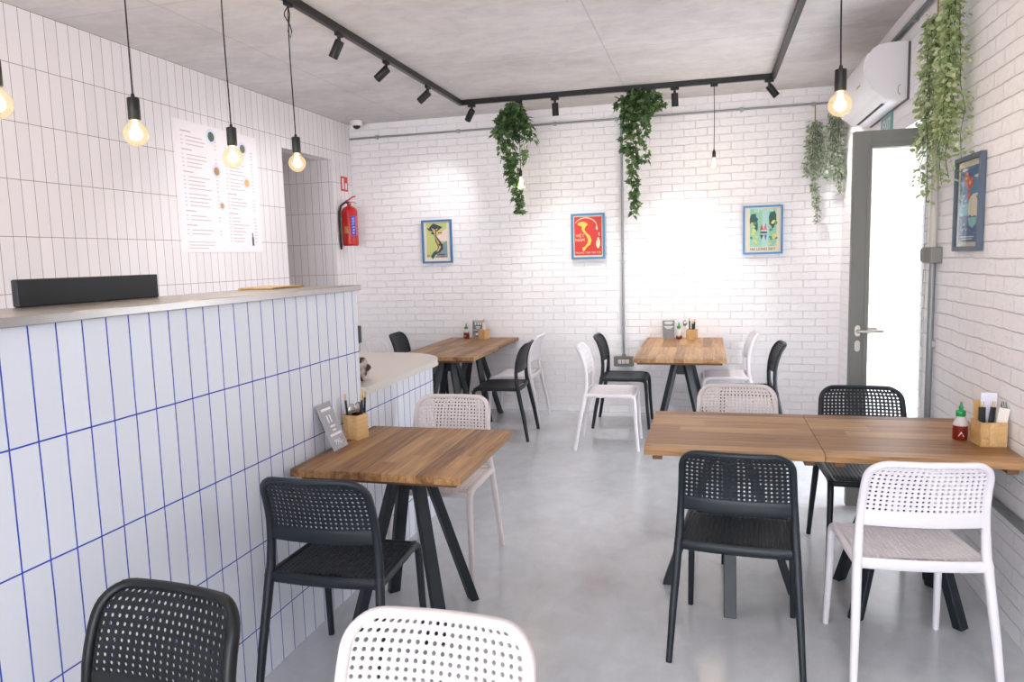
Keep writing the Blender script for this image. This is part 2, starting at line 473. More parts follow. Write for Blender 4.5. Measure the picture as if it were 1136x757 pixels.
def make_chair(name, m):
    t = thing(name, 'chair', 'chair')
    # backrest: bent frame, perforated panel, lower band
    bm = bmesh.new()
    path, dims = [], []
    zc = ZTOP-RC; ba = .014
    zs = [.43, .46, .50, .54, .58, .62, .66, .70, .74, zc-.01]
    side = []
    for z in zs:
        path.append(back_surf(catm(WT, z)-ba, z)); dims.append((.0135 if z > .62 else .0135+.0025*min(1,(.62-z)/.12), .015+.0025*max(0,min(1,(.56-z)/.1)))); side.append(Vector((1,0,0)))
    w = catm(WT, ZTOP)-ba
    for i in range(9):
        a = i/8*PI/2
        x = w-RC+.004+RC*math.cos(a)+(.001 if i == 0 else 0); z = zc+(RC-.010)*math.sin(a)
        path.append(back_surf(x, z)); dims.append((.0135-.003*i/8, .014-.002*i/8)); side.append(Vector((math.cos(a), 0, math.sin(a))))
    half = list(path); hd = list(dims); hs = list(side)
    for i in range(1, 6):
        x = half[-1].x*(1-i/5)
        path.append(back_surf(x, ZTOP-.010)); dims.append((.0105, .012)); side.append(Vector((0,0,1)))
    for p, d, s in list(zip(path, dims, side))[-2::-1]:
        path.append(Vector((-p.x, p.y, p.z))); dims.append(d); side.append(Vector((-s.x, 0, s.z)) if s.z < .99 else s)
    side2 = []
    for s in side: side2.append(s)
    sweep(bm, path, dims, side=side2, n=12)
    z0, z1 = .640, .826
    def SB(u, v):
        z = z0+(z1-z0)*v
        p = back_surf(u*xlim(z, .024), z); return p
    perf(bm, SB, 20, 11, .255, .0065)
    # lower band
    pts = []
    for i in range(17):
        x = (-1+2*i/16)*(catm(WT, .615)-.018); pts.append(back_surf(x, .615))
    sweep(bm, pts, (.029, .006), side=Vector((0,0,1)), n=12, e=3)
    # solid margin strip at the top
    pts = []
    for i in range(13):
        x = (-1+2*i/12)*xlim(.829, .02); pts.append(back_surf(x, .829))
    sweep(bm, pts, (.010, .0045), side=Vector((0,0,1)), n=8)
    bmesh.ops.recalc_face_normals(bm, faces=[f for f in bm.faces if len(f.verts) != 4]); link('backrest', bm, m, t, 'auto')
    # seat
    bm = bmesh.new()
    def SS(u, v):
        y = -.150+.362*v
        wx = .201 - .009*v
        dz = -.007*(1-u*u)*math.sin(PI*min(1, v*1.1)) - .018*max(0, (v-.82)/.18)**2
        return Vector((u*wx, y, .456+dz))
    perf(bm, SS, 20, 19, .215, .006)
    for s in (1, -1):
        sweep(bm, [(s*.216, -.185, .449), (s*.214, -.10, .449), (s*.209, .05, .449), (s*.205, .15, .449), (s*.202, .195, .446), (s*.192, .222, .438)], [(.014,.0165)]*4+[(.013,.016), (.011,.014)], side=Vector((1,0,0)))
    sweep(bm, [(x, .218+.004*(1-(x/.195)**2), .436) for x in [-.194+.388*i/8 for i in range(9)]], (.014, .010), side=Vector((0,0,1)))
    sweep(bm, [(x, -.166-.016*(1-(x/.22)**2), .447) for x in [-.220+.440*i/10 for i in range(11)]], (.021, .012), side=Vector((0,0,1)))
    link('seat', bm, m, t, 'auto')
    for s in (1, -1):
        bm = bmesh.new()
        sweep(bm, [(s*.205, .12, .443), (s*.205, .185, .443), (s*.2055, .208, .438), (s*.206, .221, .424), (s*.2065, .226, .395), (s*.210, .236, .2), (s*.215, .252, .0)],
              [(.012,.010), (.014,.0125), (.0145,.0145), (.0150,.0155), (.0150,.0160), (.0135,.0145), (.012,.013)], side=Vector((1,0,0)))
        link('leg', bm, m, t, 'auto')
    for s in (1, -1):
        bm = bmesh.new()
        sweep(bm, [(s*.242, -.255, 0), (s*.2305, -.222, .2), (s*.2205, -.189, .36), (s*.2165, -.1755, .43), (s*.2140, -.170, .47)],
              [(.012,.014), (.0145,.0165), (.0160,.0180), (.0162,.0178), (.0155,.0170)], side=Vector((1,0,0)))
        link('leg', bm, m, t, 'auto')
    return t

protos = {k: make_chair('dining_chair', m) for k, m in (('d', BLACKP), ('w', WHITEP), ('b', BEIGEP), ('j', BLACKJ))}
used = set()
def chair(kind, x, y, deg, label, group=None):
    if kind in used: t = copy_tree(protos[kind])
    else: t = protos[kind]; used.add(kind)
    t.location = (x, y, 0); t.rotation_euler = (0, 0, R_(deg)); t['label'] = label
    if group: t['group'] = group
    return t
G1, G2, G3, G4, G5 = 'chairs at the long table by the right wall', 'chairs at the single table by the counter', 'chairs at the far middle table', 'chairs at the far left table', 'chairs in the near foreground'
chair('d', .122, 2.974, -5, 'dark perforated chair seen from behind at the right-hand long table', G1)
chair('w', .722, 2.953, 5.1, 'white perforated chair seen from behind, nearest the right brick wall', G1)
chair('b', .157, 3.955, 180, 'off-white perforated chair facing us from the far side of the right-hand long table', G1)
chair('d', .788, 3.970, 180, 'black perforated chair facing us, beyond the right-hand long table beside the glass door', G1)
chair('d', -1.324, 2.414, 1.3, 'dark perforated chair, back to us, at the single table against the blue-grouted counter', G2)
chair('b', -1.323, 3.480, 182, 'off-white perforated chair facing us beyond the single table at the counter', G2)
chair('j', -1.206, 1.118, 174, 'black perforated chair back cut off at the bottom left beside the tiled counter', G5)
chair('b', -.533, 1.118, 180, 'white perforated chair back cut off at the bottom centre of the picture', G5)
chair('w', -.792, 6.018, -88.5, 'white side-on chair left of the far middle table, nearer the viewer', G3)
chair('d', -.760, 6.800, -89.7, 'dark side-on chair left of the far middle table, by the pipe', G3)
chair('w', .185, 6.960, 92, 'white chair against the back wall, right side of the far middle table', G3)
chair('d', .345, 6.200, 92, 'dark chair seen edge-on at the right of the far middle table', G3)
chair('d', -1.750, 6.215, 92, 'dark chair seen side-on at the right of the far left table, nearer the viewer', G4)
chair('w', -1.784, 6.870, 90, 'white chair at the right of the far left table, close to the brick wall', G4)
chair('d', -2.865, 6.960, -86, 'black chair at the left of the far left table, close to the brick wall', G4)
chair('w', -2.870, 6.430, -88, 'white chair with only its back showing above the low round-ended counter', G4)

# ------------------------------------------------------------------ tables
def make_table(sx, sy, m, along_y=True, base_rot=0, boff=(0,0)):
    t = thing('dining_table', 'table', 'table')
    bm = bmesh.new(); box(bm, -sx/2, sx/2, -sy/2, sy/2, .728, .760, bevel=.0025)
    bmesh.ops.recalc_face_normals(bm, faces=bm.faces); link('tabletop', bm, m, t)
    bw = mat('batten_wood', (112,74,46), .6)
    for s in (1, -1):
        if along_y: bxo('batten', (-sx/2+.03, sx/2-.03, s*(sy/2-.055)-.02, s*(sy/2-.055)+.02, .708, .728), bw, t, bevel=.002)
        else: bxo('batten', (s*(sx/2-.055)-.02, s*(sx/2-.055)+.02, -sy/2+.012, sy/2-.012, .708, .728), bw, t, bevel=.002)
    bx, by = boff
    bm = bmesh.new(); box(bm, bx-.15, bx+.15, by-.15, by+.15, .716, .728); box(bm, bx-.032, bx+.032, by-.032, by+.032, .585, .718, bevel=.002)
    bmesh.ops.recalc_face_normals(bm, faces=bm.faces); link('hub', bm, STEELB, t)
    for k in range(4):
        a = base_rot + PI/4 + k*PI/2; d = Vector((math.cos(a), math.sin(a), 0)); o = Vector((bx, by, 0))
        p0 = o + d*.052 + Vector((0,0,.712)); p1 = o + d*.283
        bm = bmesh.new(); s = Vector((-d.y, d.x, 0))
        # flat bar cut level at both ends
        for (P, Q) in ((p0, p1),):
            vs = []
            for p in (P, Q):
                for (a1, a2) in ((1,1), (-1,1), (-1,-1), (1,-1)):
                    vs.append(bm.verts.new(p + s*a1*.0265 + d*a2*.019))
            for f in ((0,1,2,3), (7,6,5,4), (0,4,5,1), (1,5,6,2), (2,6,7,3), (3,7,4,0)): bm.faces.new([vs[i] for i in f])
        bmesh.ops.bevel(bm, geom=list(bm.edges), offset=.002, segments=1, affect='EDGES')
        bmesh.ops.recalc_face_normals(bm, faces=bm.faces); link('leg', bm, STEELB, t)
    return t
def table(x, y, label, group=None, rz=0, **k):
    t = make_table(**k); t.location = (x, y, 0); t.rotation_euler = (0, 0, R_(rz)); t['label'] = label
    if group: t['group'] = group
    return t
table(-1.250, 2.905, 'single square oak-topped table with black splayed legs against the tiled counter', sx=.715, sy=.765, m=WOODS[0], boff=(0,-.01))
table(.0975, 3.443, 'left half of the right-hand long oak table, not touching the wall', 'tables of the right-hand pair', sx=.713, sy=.755, m=WOODX, along_y=False, base_rot=PI/4)
table(.8125, 3.443, 'right half of the long oak table, pushed against the right brick wall', 'tables of the right-hand pair', sx=.713, sy=.755, m=WOODX, along_y=False)
table(-.212, 6.135, 'near table of the pair in the far middle, oak top nearer the viewer', 'tables of the middle pair', sx=.71, sy=.755, m=WOODS[1])
table(-.215, 6.893, 'rear table of the far middle pair, touching the back brick wall', 'tables of the middle pair', sx=.71, sy=.75, m=WOODS[0])
table(-2.235, 6.138, 'near table of the far left pair, just beyond the low counter', 'tables of the left pair', sx=.72, sy=.755, m=WOODS[0])
table(-2.240, 6.893, 'rear table of the far left pair, touching the back brick wall', 'tables of the left pair', sx=.73, sy=.745, m=WOODS[2])

# ------------------------------------------------------------------ things on the tables
TZ = .760
GREENCAP = mat('green_cap', (14,140,70), .4); SAUCE = mat('chilli_sauce', (120,28,16), .35, spec=.5)
CLEAR = mat('clear_plastic', (240,236,234), .15, spec=.5, alpha=.55)
PRINTW = mat('printed_white', (232,228,230), .6)
def bottle(x, y, label, rz=0, fill=.5):
    t = thing('sauce_bottle', label, 'bottle', (x, y, TZ), rz, 'chilli sauce bottles on the tables')
    # lower body with sauce, clear shoulder, green nozzle cap
    zf = .078*fill+.006
    lathe_o('sauce', [(0,.001), (.026,.001), (.0285,.005), (.0285,zf), (0,zf)], SAUCE, t)
    lathe_o('bottle_body', [(.0292,zf-.001), (.0292,.062), (.027,.074), (.020,.088), (.0155,.096), (.0155,.103)], CLEAR, t)
    lathe_o('cap', [(.0175,.100), (.0185,.102), (.0185,.120), (.017,.123), (.008,.126), (.0075,.132), (.0085,.137), (.0055,.143), (.004,.155), (.0025,.160), (0,.161)], GREENCAP, t)
    bm = bmesh.new()   # printed rooster-free emblem: triangle with a block under it
    for a0 in (-PI/2-.15, -PI/2+1.9):
        def q(u, z): a = a0+u/.0292; return Vector((.0291*math.cos(a), .0291*math.sin(a), z))
        bm.faces.new([bm.verts.new(q(-.011, .018)), bm.verts.new(q(.011, .018)), bm.verts.new(q(.006, .028)), bm.verts.new(q(0, .040)), bm.verts.new(q(-.006, .028))])
    link('print', bm, PRINTW, t)
    return t
bottle(1.028, 3.400, 'green-capped red sauce bottle on the long table beside the wooden box by the right wall', fill=.75)
bottle(-.262, 7.150, 'green-capped sauce bottle between grey card and wooden box on the far middle table', fill=.35)
bottle(-2.400, 7.150, 'green-capped red sauce bottle on the far left table', fill=.8)

CHOPW = mat('bamboo_tip', (214,180,128), .6); CHOPB = mat('black_paper_sleeve', (20,22,24), .55)
def wooden_box(x, y, rz, label, w=.085, h=.10, content='chop'):
    t = thing('utensil_box', label, 'box', (x, y, TZ), rz, 'square wooden utensil boxes')
    bm = bmesh.new(); th = .007; a = w/2
    box(bm, -a, a, -a, -a+th, 0, h); box(bm, -a, a, a-th, a, 0, h); box(bm, -a, -a+th, -a+th, a-th, 0, h); box(bm, a-th, a, -a+th, a-th, 0, h); box(bm, -a+th, a-th, -a+th, a-th, 0, .006)
    bmesh.ops.recalc_face_normals(bm, faces=bm.faces); link('box_walls', bm, BOXWOOD, t)
    return t
def stick(x, y, z, lean, length, m1, name='chopsticks', tip=CHOPW, label='', w=.006, group=None, rz=0):
    """a pair of chopsticks in a black paper sleeve, standing in a box"""
    t = thing(name, label, 'chopsticks', (x, y, z), rz, group)
    d = Vector((lean[0], lean[1], 1)).normalized()
    p0 = Vector((0,0,0)); p1 = d*length; pm = d*(length*.86)
    bm = bmesh.new(); sweep(bm, [p0, pm], (w, w*.45), side=Vector((1,0,0)), n=8, e=4); link('sleeve', bm, m1, t)
    bm = bmesh.new()
    for s in (-.4, .4): tube(bm, [d*(length*.84)+Vector((s*w,0,0)), p1+Vector((s*w,0,0))], .0026, n=6)
    link('tips', bm, tip, t)
    return t
NAP = mat('white_napkin', (232,224,216), .8); SPOON = mat('spoon_steel', (170,168,165), .22, metal=1)
CARDK = mat('kraft_card', (190,150,96), .7)
def flat_card(name, x, y, z, w, h, th, m, lean, label, cat, rz=0, group=None):
    t = thing(name, label, cat, (x, y, z), rz, group)
    d = Vector((lean[0], lean[1], 1)).normalized()
    s = Vector((1,0,0)); s = (s-d*s.dot(d)).normalized(); n = s.cross(d)
    bm = bmesh.new(); M = Matrix((( s.x, n.x, d.x, 0), (s.y, n.y, d.y, 0), (s.z, n.z, d.z, 0), (0,0,0,1)))
    box(bm, -w/2, w/2, -th/2, th/2, 0, h, M=M, bevel=th*.3); bmesh.ops.recalc_face_normals(bm, faces=bm.faces)
    link(name+'_sheet', bm, m, t); return t, M

# right long table box
bx, by = 1.112, 3.335
wooden_box(bx, by, R_(4), 'square wooden utensil box on the long table against the right brick wall', w=.098, h=.098)
flat_card('kraft_sleeve', bx-.030, by+.022, TZ+.012, .026, .165, .003, CARDK, (-.06,.02), 'brown kraft paper sleeve at the left in the box by the right wall', 'sleeve')
stick(bx-.026, by-.006, TZ+.012, (-.02,.0), .165, CHOPB, w=.0125, label='left black paper chopstick sleeve in the box by the right wall', group='black sleeves in the right-hand box')
stick(bx+.000, by+.000, TZ+.012, (.10,.02), .165, CHOPB, w=.010, label='right black chopstick sleeve with a wooden tip, box by the right wall', group='black sleeves in the right-hand box')
nk, M = flat_card('menu_leaflet', bx+.004, by+.030, TZ+.012, .060, .195, .004, mat('pale_leaflet', (226,224,238), .5), (.02,.03), 'white leaflet standing tallest in the box by the right wall', 'leaflet')
flat_card('napkin', bx+.022, by-.026, TZ+.012, .040, .145, .010, NAP, (.16,.0), 'folded white napkin leaning right in the box by the right wall', 'napkin')
zeb, M = flat_card('wet_wipe_packet', bx+.030, by+.010, TZ+.012, .030, .165, .006, mat('striped_foil', (200,198,194), .4), (.20,.02), 'black and white patterned packet at the right in the wooden box', 'packet')
mz = MATS['striped_foil']; t = NT(mz); wv = t.add('ShaderNodeTexWave'); wv.inputs['Scale'].default_value = 55; wv.inputs['Distortion'].default_value = 7; wv.inputs['Detail'].default_value = 2
t.link(objcoord(t), wv.inputs['Vector']); t.link(t.ramp(wv.outputs[0], [(.45, (34,34,34)), (.55, (205,204,200))]), t.b.inputs['Base Color'])
# far middle box
bx, by = -.142, 7.135
wooden_box(bx, by, R_(-28), 'square wooden utensil box on the far middle table by the back wall', w=.080, h=.095)
for i, (dx, dy, l) in enumerate(((-.018,.010,.190), (.004,.012,.165), (.020,.006,.180), (.010,-.012,.160))):
    stick(bx+dx, by+dy, TZ+.008, (dx*1.5, .02), l, CHOPB, w=.0075, label='black-sleeved chopsticks standing in the box on the far middle table', group='chopsticks in the far middle box')
def spoon(x, y, z, lean, label, group=None, L=.13, r=.021, rz=0):
    t = thing('soup_spoon', label, 'spoon', (x, y, z), rz, group)
    d = Vector((lean[0], lean[1], 1)).normalized()
    bm = bmesh.new(); sweep(bm, [(0,0,0), d*L*.5, d*L], [(.004,.0015), (.0035,.0015), (.005,.0015)], side=Vector((1,0,0)), n=8)
    link('handle', bm, SPOON, t)
    bm = bmesh.new(); c0 = d*(L+r*1.0)
    M = Matrix.Translation(c0) @ Matrix.Diagonal((r, r*.35, r*1.35, 1))
    bmesh.ops.create_uvsphere(bm, u_segments=16, v_segments=10, radius=1, matrix=M)
    link('bowl', bm, SPOON, t, True); return t
spoon(bx-.022, by-.010, TZ+.008, (-.28, .02), 'steel soup spoon leaning left in the box on the far middle table')
# far left box
bx, by = -2.205, 7.130
wooden_box(bx, by, R_(-24), 'square wooden utensil box on the far left table by the back wall', w=.084, h=.098)
flat_card('napkin', bx+.006, by-.008, TZ+.008, .036, .165, .014, NAP, (.0,.02), 'folded white napkin standing in the box on the far left table', 'napkin')
stick(bx-.016, by+.016, TZ+.008, (.05,.02), .195, CHOPB, w=.0075, label='black-sleeved chopsticks behind the napkin on the far left table')
# counter table box
bx, by = -1.578, 3.045
wooden_box(bx, by, R_(-14), 'square wooden utensil box on the single table against the tiled counter', w=.080, h=.112)
for i, (dx, dy, l) in enumerate(((-.022,-.022,.205), (.022,.006,.195), (.016,.020,.215), (.026,.024,.205))):
    stick(bx+dx, by+dy, TZ+.008, (dx*1.2, dy*2.2+.05 if i else -.09), l, CHOPB, w=.0055, label='black-sleeved chopsticks with wooden tips in the box beside the tiled counter', group='chopsticks in the counter box')
for i, (dx, dy, lx) in enumerate(((-.006,-.010,-.05), (.008,.004,.04), (.0,.018,.08))):
    spoon(bx+dx, by+dy, TZ+.008, (lx, lx*.8), 'rounded steel soup spoon standing in the box beside the tiled counter', 'spoons in the counter box', L=.105, r=.022, rz=R_(50))

# menu cards in clear stands
ACRY = mat('clear_acrylic', (236,238,240), .12, spec=.5, alpha=.10)
INK = mat('white_ink', (236,232,232), .6); CARDG = mat('dark_menu_card', (78,72,74), .6); CARDP = mat('grey_menu_card', (156,152,162), .5)
def menu_card(x, y, rz, w, h, lean, m, label, lines, foot=.06, texts=()):
    t = thing('menu_stand', label, 'menu stand', (x, y, TZ), rz, 'clear stands with menu cards')
    # local: faces -Y, leans back by `lean` radians
    M = Matrix.Rotation(-lean, 4, 'X')
    bm = bmesh.new(); box(bm, -w/2, w/2, .0015, .0030, .0, h, M=M); box(bm, -w/2, w/2, -.0030, -.0015, .004, h, M=M)
    box(bm, -w/2, w/2, .0, foot, 0, .0025)
    bmesh.ops.recalc_face_normals(bm, faces=bm.faces); link('clear_holder', bm, ACRY, t)
    cd = bxo('card', (-w/2+.003, w/2-.003, -.001, .001, .006, h-.004), m, t, M=M)
    if lines:
        bm = bmesh.new()
        for (cx_, cz_, lw, lh) in lines:
            box(bm, cx_*w-lw*w/2, cx_*w+lw*w/2, -.0040, -.0036, cz_*h-lh*h/2, cz_*h+lh*h/2, M=M)
        link('printed_lines', bm, INK, cd)
    for (s, cx_, cz_, size) in texts:
        MM = M @ Matrix.Translation((cx_*w, -.0040, cz_*h)) @ Matrix.Rotation(PI/2, 4, 'X')
        text_obj('printed_text', s, size, INK, cd, MM, .0002)
    return t
menu_card(-1.548, 2.842, R_(90), .130, .218, R_(22), CARDP, 'leaning clear stand with a grey price card on the counter-side table', [(0,.86,.62,.05), (-.12,.66,.08,.16), (.06,.66,.08,.16), (.02,.50,.32,.04), (.02,.42,.22,.035), (0,.33,.72,.05)], foot=.055, texts=[('990,-', .0, .17, .034)])
menu_card(-.358, 7.15, R_(6), .118, .180, R_(8), CARDG, 'upright dark menu card left of the sauce bottle on the far middle table', [(0,.90,.6,.03), (0,.85,.7,.03), (0,.79,.5,.03), (0,.66,.72,.03), (0,.61,.6,.03), (0,.55,.4,.03)])
menu_card(-2.290, 7.20, R_(3), .125, .185, R_(8), CARDG, 'upright dark menu card behind the wooden box on the far left table', [(0,.92,.66,.035), (-.22,.80,.1,.12), (.0,.80,.1,.12), (.2,.80,.1,.12), (0,.62,.4,.04), (0,.56,.3,.03), (-.05,.46,.7,.03), (0,.22,.4,.10)])

# things on the low counter
def crumpled(name, label, cat, loc, sx, sy, sz, m, seed, parts=()):
    bm = bmesh.new(); bmesh.ops.create_icosphere(bm, subdivisions=4, radius=1)
    for v in bm.verts:
        p = v.co.copy(); n = noise.noise(p*2.1+Vector((seed,0,0)))*.35 + noise.noise(p*5+Vector((0,seed,0)))*.16
        q = p*(1+n); v.co = Vector((q.x*sx, q.y*sy, max(-1, q.z)*sz + sz))
    mn = min(v.co.z for v in bm.verts)
    for v in bm.verts: v.co.z -= mn
    o = link(name, bm, m, None, True); o.location = loc; return tag(o, label, cat)
mcl = mat('striped_cloth', (150,140,120), .85); t = NT(mcl); wv = t.add('ShaderNodeTexWave'); wv.inputs['Scale'].default_value = 9; wv.inputs['Distortion'].default_value = 3
t.link(objcoord(t), wv.inputs['Vector']); t.link(t.ramp(wv.outputs[0], [(.2, (58,52,48)), (.5, (150,138,118)), (.8, (196,182,184))]), t.b.inputs['Base Color'])
crumpled('folded_cloth', 'crumpled striped cloth bag on the low counter, half hidden by the tall one', 'bag', (-1.745, 3.40, .963), .062, .075, .062, mcl, 3.1)
tr = thing('card_terminal', 'small black device fixed to the end of the tall counter', 'terminal', (CX-.025, 3.227, 1.18))
bxo('terminal_body', (-.03, .03, 0, .03, 0, .085), mat('terminal_black', (26,32,36), .45), tr, bevel=.006)
bxo('screen', (-.022, .022, .03, .032, .03, .078), mat('dark_screen', (12,14,18), .15), tr)
tb = thing('serving_board', 'thin pale wooden board lying on the steel ledge near its end', 'board', (-1.93, 2.98, 1.463))
bxo('board_panel', (-.09, .09, -.13, .13, 0, .010), BOXWOOD, tb, bevel=.003)

# ------------------------------------------------------------------ track lighting
TX0, TX1, TYB, TZ0 = -2.19, .522, 6.59, 2.975
tk = thing('track_rail', 'black three-sided lighting track fixed under the concrete ceiling', 'light track', (-.8, 6.59, ZC))
def rail(dims):
    bm = bmesh.new(); box(bm, *dims, bevel=.003); bmesh.ops.recalc_face_normals(bm, faces=bm.faces)
    rel(link('rail', bm, mat('track_black', (20,21,22), .35), tk))
rail((TX0-.018, TX0+.018, -1.2, TYB-.018, TZ0, ZC)); rail((TX0-.018, TX1+.018, TYB-.018, TYB+.018, TZ0, ZC)); rail((TX1-.018, TX1+.018, -1.2, TYB-.018, TZ0, ZC))

LAMPM = mat('lamp_face', (255,244,226), .5, emis=(255,240,215), estr=12)
def spot(x, y, aim, along, label, watts=22, blend=.9, ang=75, group='black spotlights on the ceiling track'):
    t = thing('track_spotlight', label, 'spotlight', (x, y, TZ0), 0, group)
    dx, dy = (.035, .013) if along == 'x' else (.013, .035)
    bxo('adapter', (-dx, dx, -dy, dy, -.022, 0), BLACKM, t, bevel=.003)
    a = Vector(aim).normalized()
    piv = Vector((0, 0, -.058))
    bm = bmesh.new(); cyl(bm, (0,0,-.02), (0,0,-.062), .011, n=12); link('arm', bm, BLACKM, t, 'auto')
    q = a.to_track_quat('-Z', 'Y').to_matrix().to_4x4()
    M = Matrix.Translation(piv) @ q
    lathe_o('lamp_housing', [(0,.012), (.026,.012), (.029,.008), (.029,-.098), (.026,-.098), (.024,-.085), (0,-.085)], BLACKM, t, n=24, M=M)
    lathe_o('lamp_lens', [(0,-.0865), (.0235,-.0865)], LAMPM, t, n=20, M=M, smooth=False)
    L = bpy.data.lights.new('spot_light', 'SPOT'); L.energy = watts; L.color = (1, .975, .955); L.spot_size = R_(ang); L.spot_blend = blend; L.shadow_soft_size = .03
    lo = bpy.data.objects.new('spot_light', L); col.objects.link(lo); lo.parent = t
    lo.matrix_local = M @ Matrix.Translation((0,0,-.108))
    return t
SPW = 26
spot(TX0, 4.27, (-.55,.10,-.85), 'y', 'spotlight on the left track nearest the viewer, beside the pendant cord', SPW*.5)
spot(TX0, 4.96, (-.85,.05,-.62), 'y', 'middle one of the three tilted spotlights on the left track', SPW*.5)
spot(TX0, 5.76, (-.85,.05,-.62), 'y', 'farthest tilted spotlight on the left track before the corner', SPW*.5)
spot(-2.085, TYB, (-.62,.42,-.78), 'x', 'spotlight at the left corner of the back track, tilted left', SPW*.55)
spot(-1.31, TYB, (.0,.20,-1), 'x', 'upright spotlight on the back track between the two ivy plants', SPW*1.05)
spot(-.272, TYB, (.02,.20,-1), 'x', 'upright spotlight on the back track right of the second ivy plant', SPW*1.6)
spot(.490, TYB, (.62,.18,-.78), 'x', 'spotlight at the right corner of the back track, tilted right', SPW)
for (x, y, aim) in ((TX0, 2.6, (.5,.2,-1)), (TX0, .6, (.6,.4,-1)), (TX1, 2.2, (.1,.5,-1)), (TX1, .5, (-.3,.4,-1))):
    spot(x, y, aim, 'y', 'track spotlight overhead, above the upper edge of the picture', SPW*.35, ang=95, group='spotlights overhead out of view')

# pendants
GLOW = mat('filament_glow', (255,220,170), .5, emis=(255,206,140), estr=22)
m = bpy.data.materials.new('bulb_glass'); m.use_nodes = True; nt = m.node_tree; nt.nodes.clear()
out = nt.nodes.new('ShaderNodeOutputMaterial'); mixs = nt.nodes.new('ShaderNodeMixShader'); tr_ = nt.nodes.new('ShaderNodeBsdfTransparent')
em = nt.nodes.new('ShaderNodeEmission'); em.inputs[0].default_value = lin((255,222,170)); em.inputs[1].default_value = .55
gl = nt.nodes.new('ShaderNodeBsdfGlossy'); gl.inputs['Roughness'].default_value = .05
mix2 = nt.nodes.new('ShaderNodeMixShader'); mix2.inputs[0].default_value = .45
lw = nt.nodes.new('ShaderNodeLayerWeight'); lw.inputs[0].default_value = .35
tr_.inputs[0].default_value = (1, .97, .9, 1)
nt.links.new(tr_.outputs[0], mix2.inputs[1]); nt.links.new(em.outputs[0], mix2.inputs[2])
nt.links.new(lw.outputs['Facing'], mixs.inputs[0]); nt.links.new(mix2.outputs[0], mixs.inputs[1]); nt.links.new(gl.outputs[0], mixs.inputs[2])
mm = nt.nodes.new('ShaderNodeMath'); mm.operation = 'MULTIPLY'; mm.inputs[1].default_value = .25; nt.links.new(lw.outputs['Facing'], mm.inputs[0]); nt.links.new(mm.outputs[0], mixs.inputs[0])
nt.links.new(mixs.outputs[0], out.inputs[0]); BULBG = m
def pendant(x, y, zb, label, loop=False, small=False, lit=14, along='y'):
    t = thing('pendant_lamp', label, 'pendant lamp', (x, y, TZ0), 0, 'globe bulb pendants on black cords')
    dx, dy = (.03, .013) if along == 'x' else (.013, .03)
    bxo('adapter', (-dx, dx, -dy, dy, -.02, 0), BLACKM, t, bevel=.003)
    rb = .047 if not small else .030
    zr = zb-TZ0           # bulb centre, local
    zt = zr+rb+.095
    bm = bmesh.new()
    w = rnd.uniform(-.006, .006)
    pts = [(0,0,-.015)] + [(w*math.sin(PI*i/8), w*.5*math.sin(2*PI*i/8), -.015+(zt+.015)*i/8) for i in range(1, 8)] + [(0,0,zt)]
    tube(bm, pts, .0032, n=8)
    if loop:
        tube(bm, [(0,0,-.02), (-.022,0,-.045), (-.026,0,-.065), (0,.004,-.11), (.012,.004,-.15), (.004,.0,-.185), (-.008,0,-.15), (0,0,-.11), (.008,0,-.06), (0,0,-.02)], .003, n=6)
    link('cord', bm, mat('cord_black', (30,30,34), .7), t, True)
    k = 1 if not small else .62
    lathe_o('lamp_holder', [(0,.016), (.006,.014), (.008,.0), (.0215*k,-.002), (.023*k,-.006), (.023*k,-.084*k), (.020*k,-.088*k), (0,-.088*k)], BLACKM, t, M=Matrix.Translation((0,0,zt)))
    zn = zt-.086*k
    prof = [(.014*k, zn)]
    for i in range(1, 15):
        a = .28+(PI-.28)*i/14; prof.append((rb*math.sin(a), zr+rb*math.cos(a)))
    prof[-1] = (0, zr-rb)
    b = lathe_o('bulb', prof, BULBG, t, smooth=True)
    bm = bmesh.new()
    for i in range(6):
        a = i*PI/3; c0 = Vector((math.cos(a), math.sin(a), 0))
        tube(bm, [Vector((0,0,zn-.004))+c0*.004, Vector((0,0,zr+.006))+c0*.016*k, Vector((0,0,zr-.022*k))+c0*.011*k], .0024*k, n=6)
    link('filament', bm, GLOW, b)
    L = bpy.data.lights.new('bulb_light', 'POINT'); L.energy = lit; L.color = (1, .80, .55); L.shadow_soft_size = .03
    lo = bpy.data.objects.new('bulb_light', L); col.objects.link(lo); lo.parent = t; lo.location = (0, 0, zr)
    return t
PW = 4
pendant(-2.19, 1.912, 2.105, 'globe bulb pendant cut off by the left edge of the picture', lit=PW)
pendant(-2.19, 2.505, 2.100, 'large globe bulb pendant in front of the tiled wall, left of the menu board', lit=PW)
pendant(-2.19, 3.125, 2.085, 'globe bulb pendant hanging in front of the menu board', lit=PW)
pendant(-2.19, 3.700, 2.125, 'globe bulb pendant with a looped cord, in front of the passage opening', loop=True, lit=PW)
pendant(TX1, 3.330, 2.155, 'globe bulb pendant beside the air conditioner at the right', lit=PW)
pendant(.052, TYB, 2.300, 'small pendant with thin cord hanging before the right part of the back wall', small=True, lit=PW*.7, along='x')
pendant(-1.640, TYB, 2.235, 'pendant bulb hanging in the lower leaves of the left ivy plant', small=True, lit=PW, along='x')

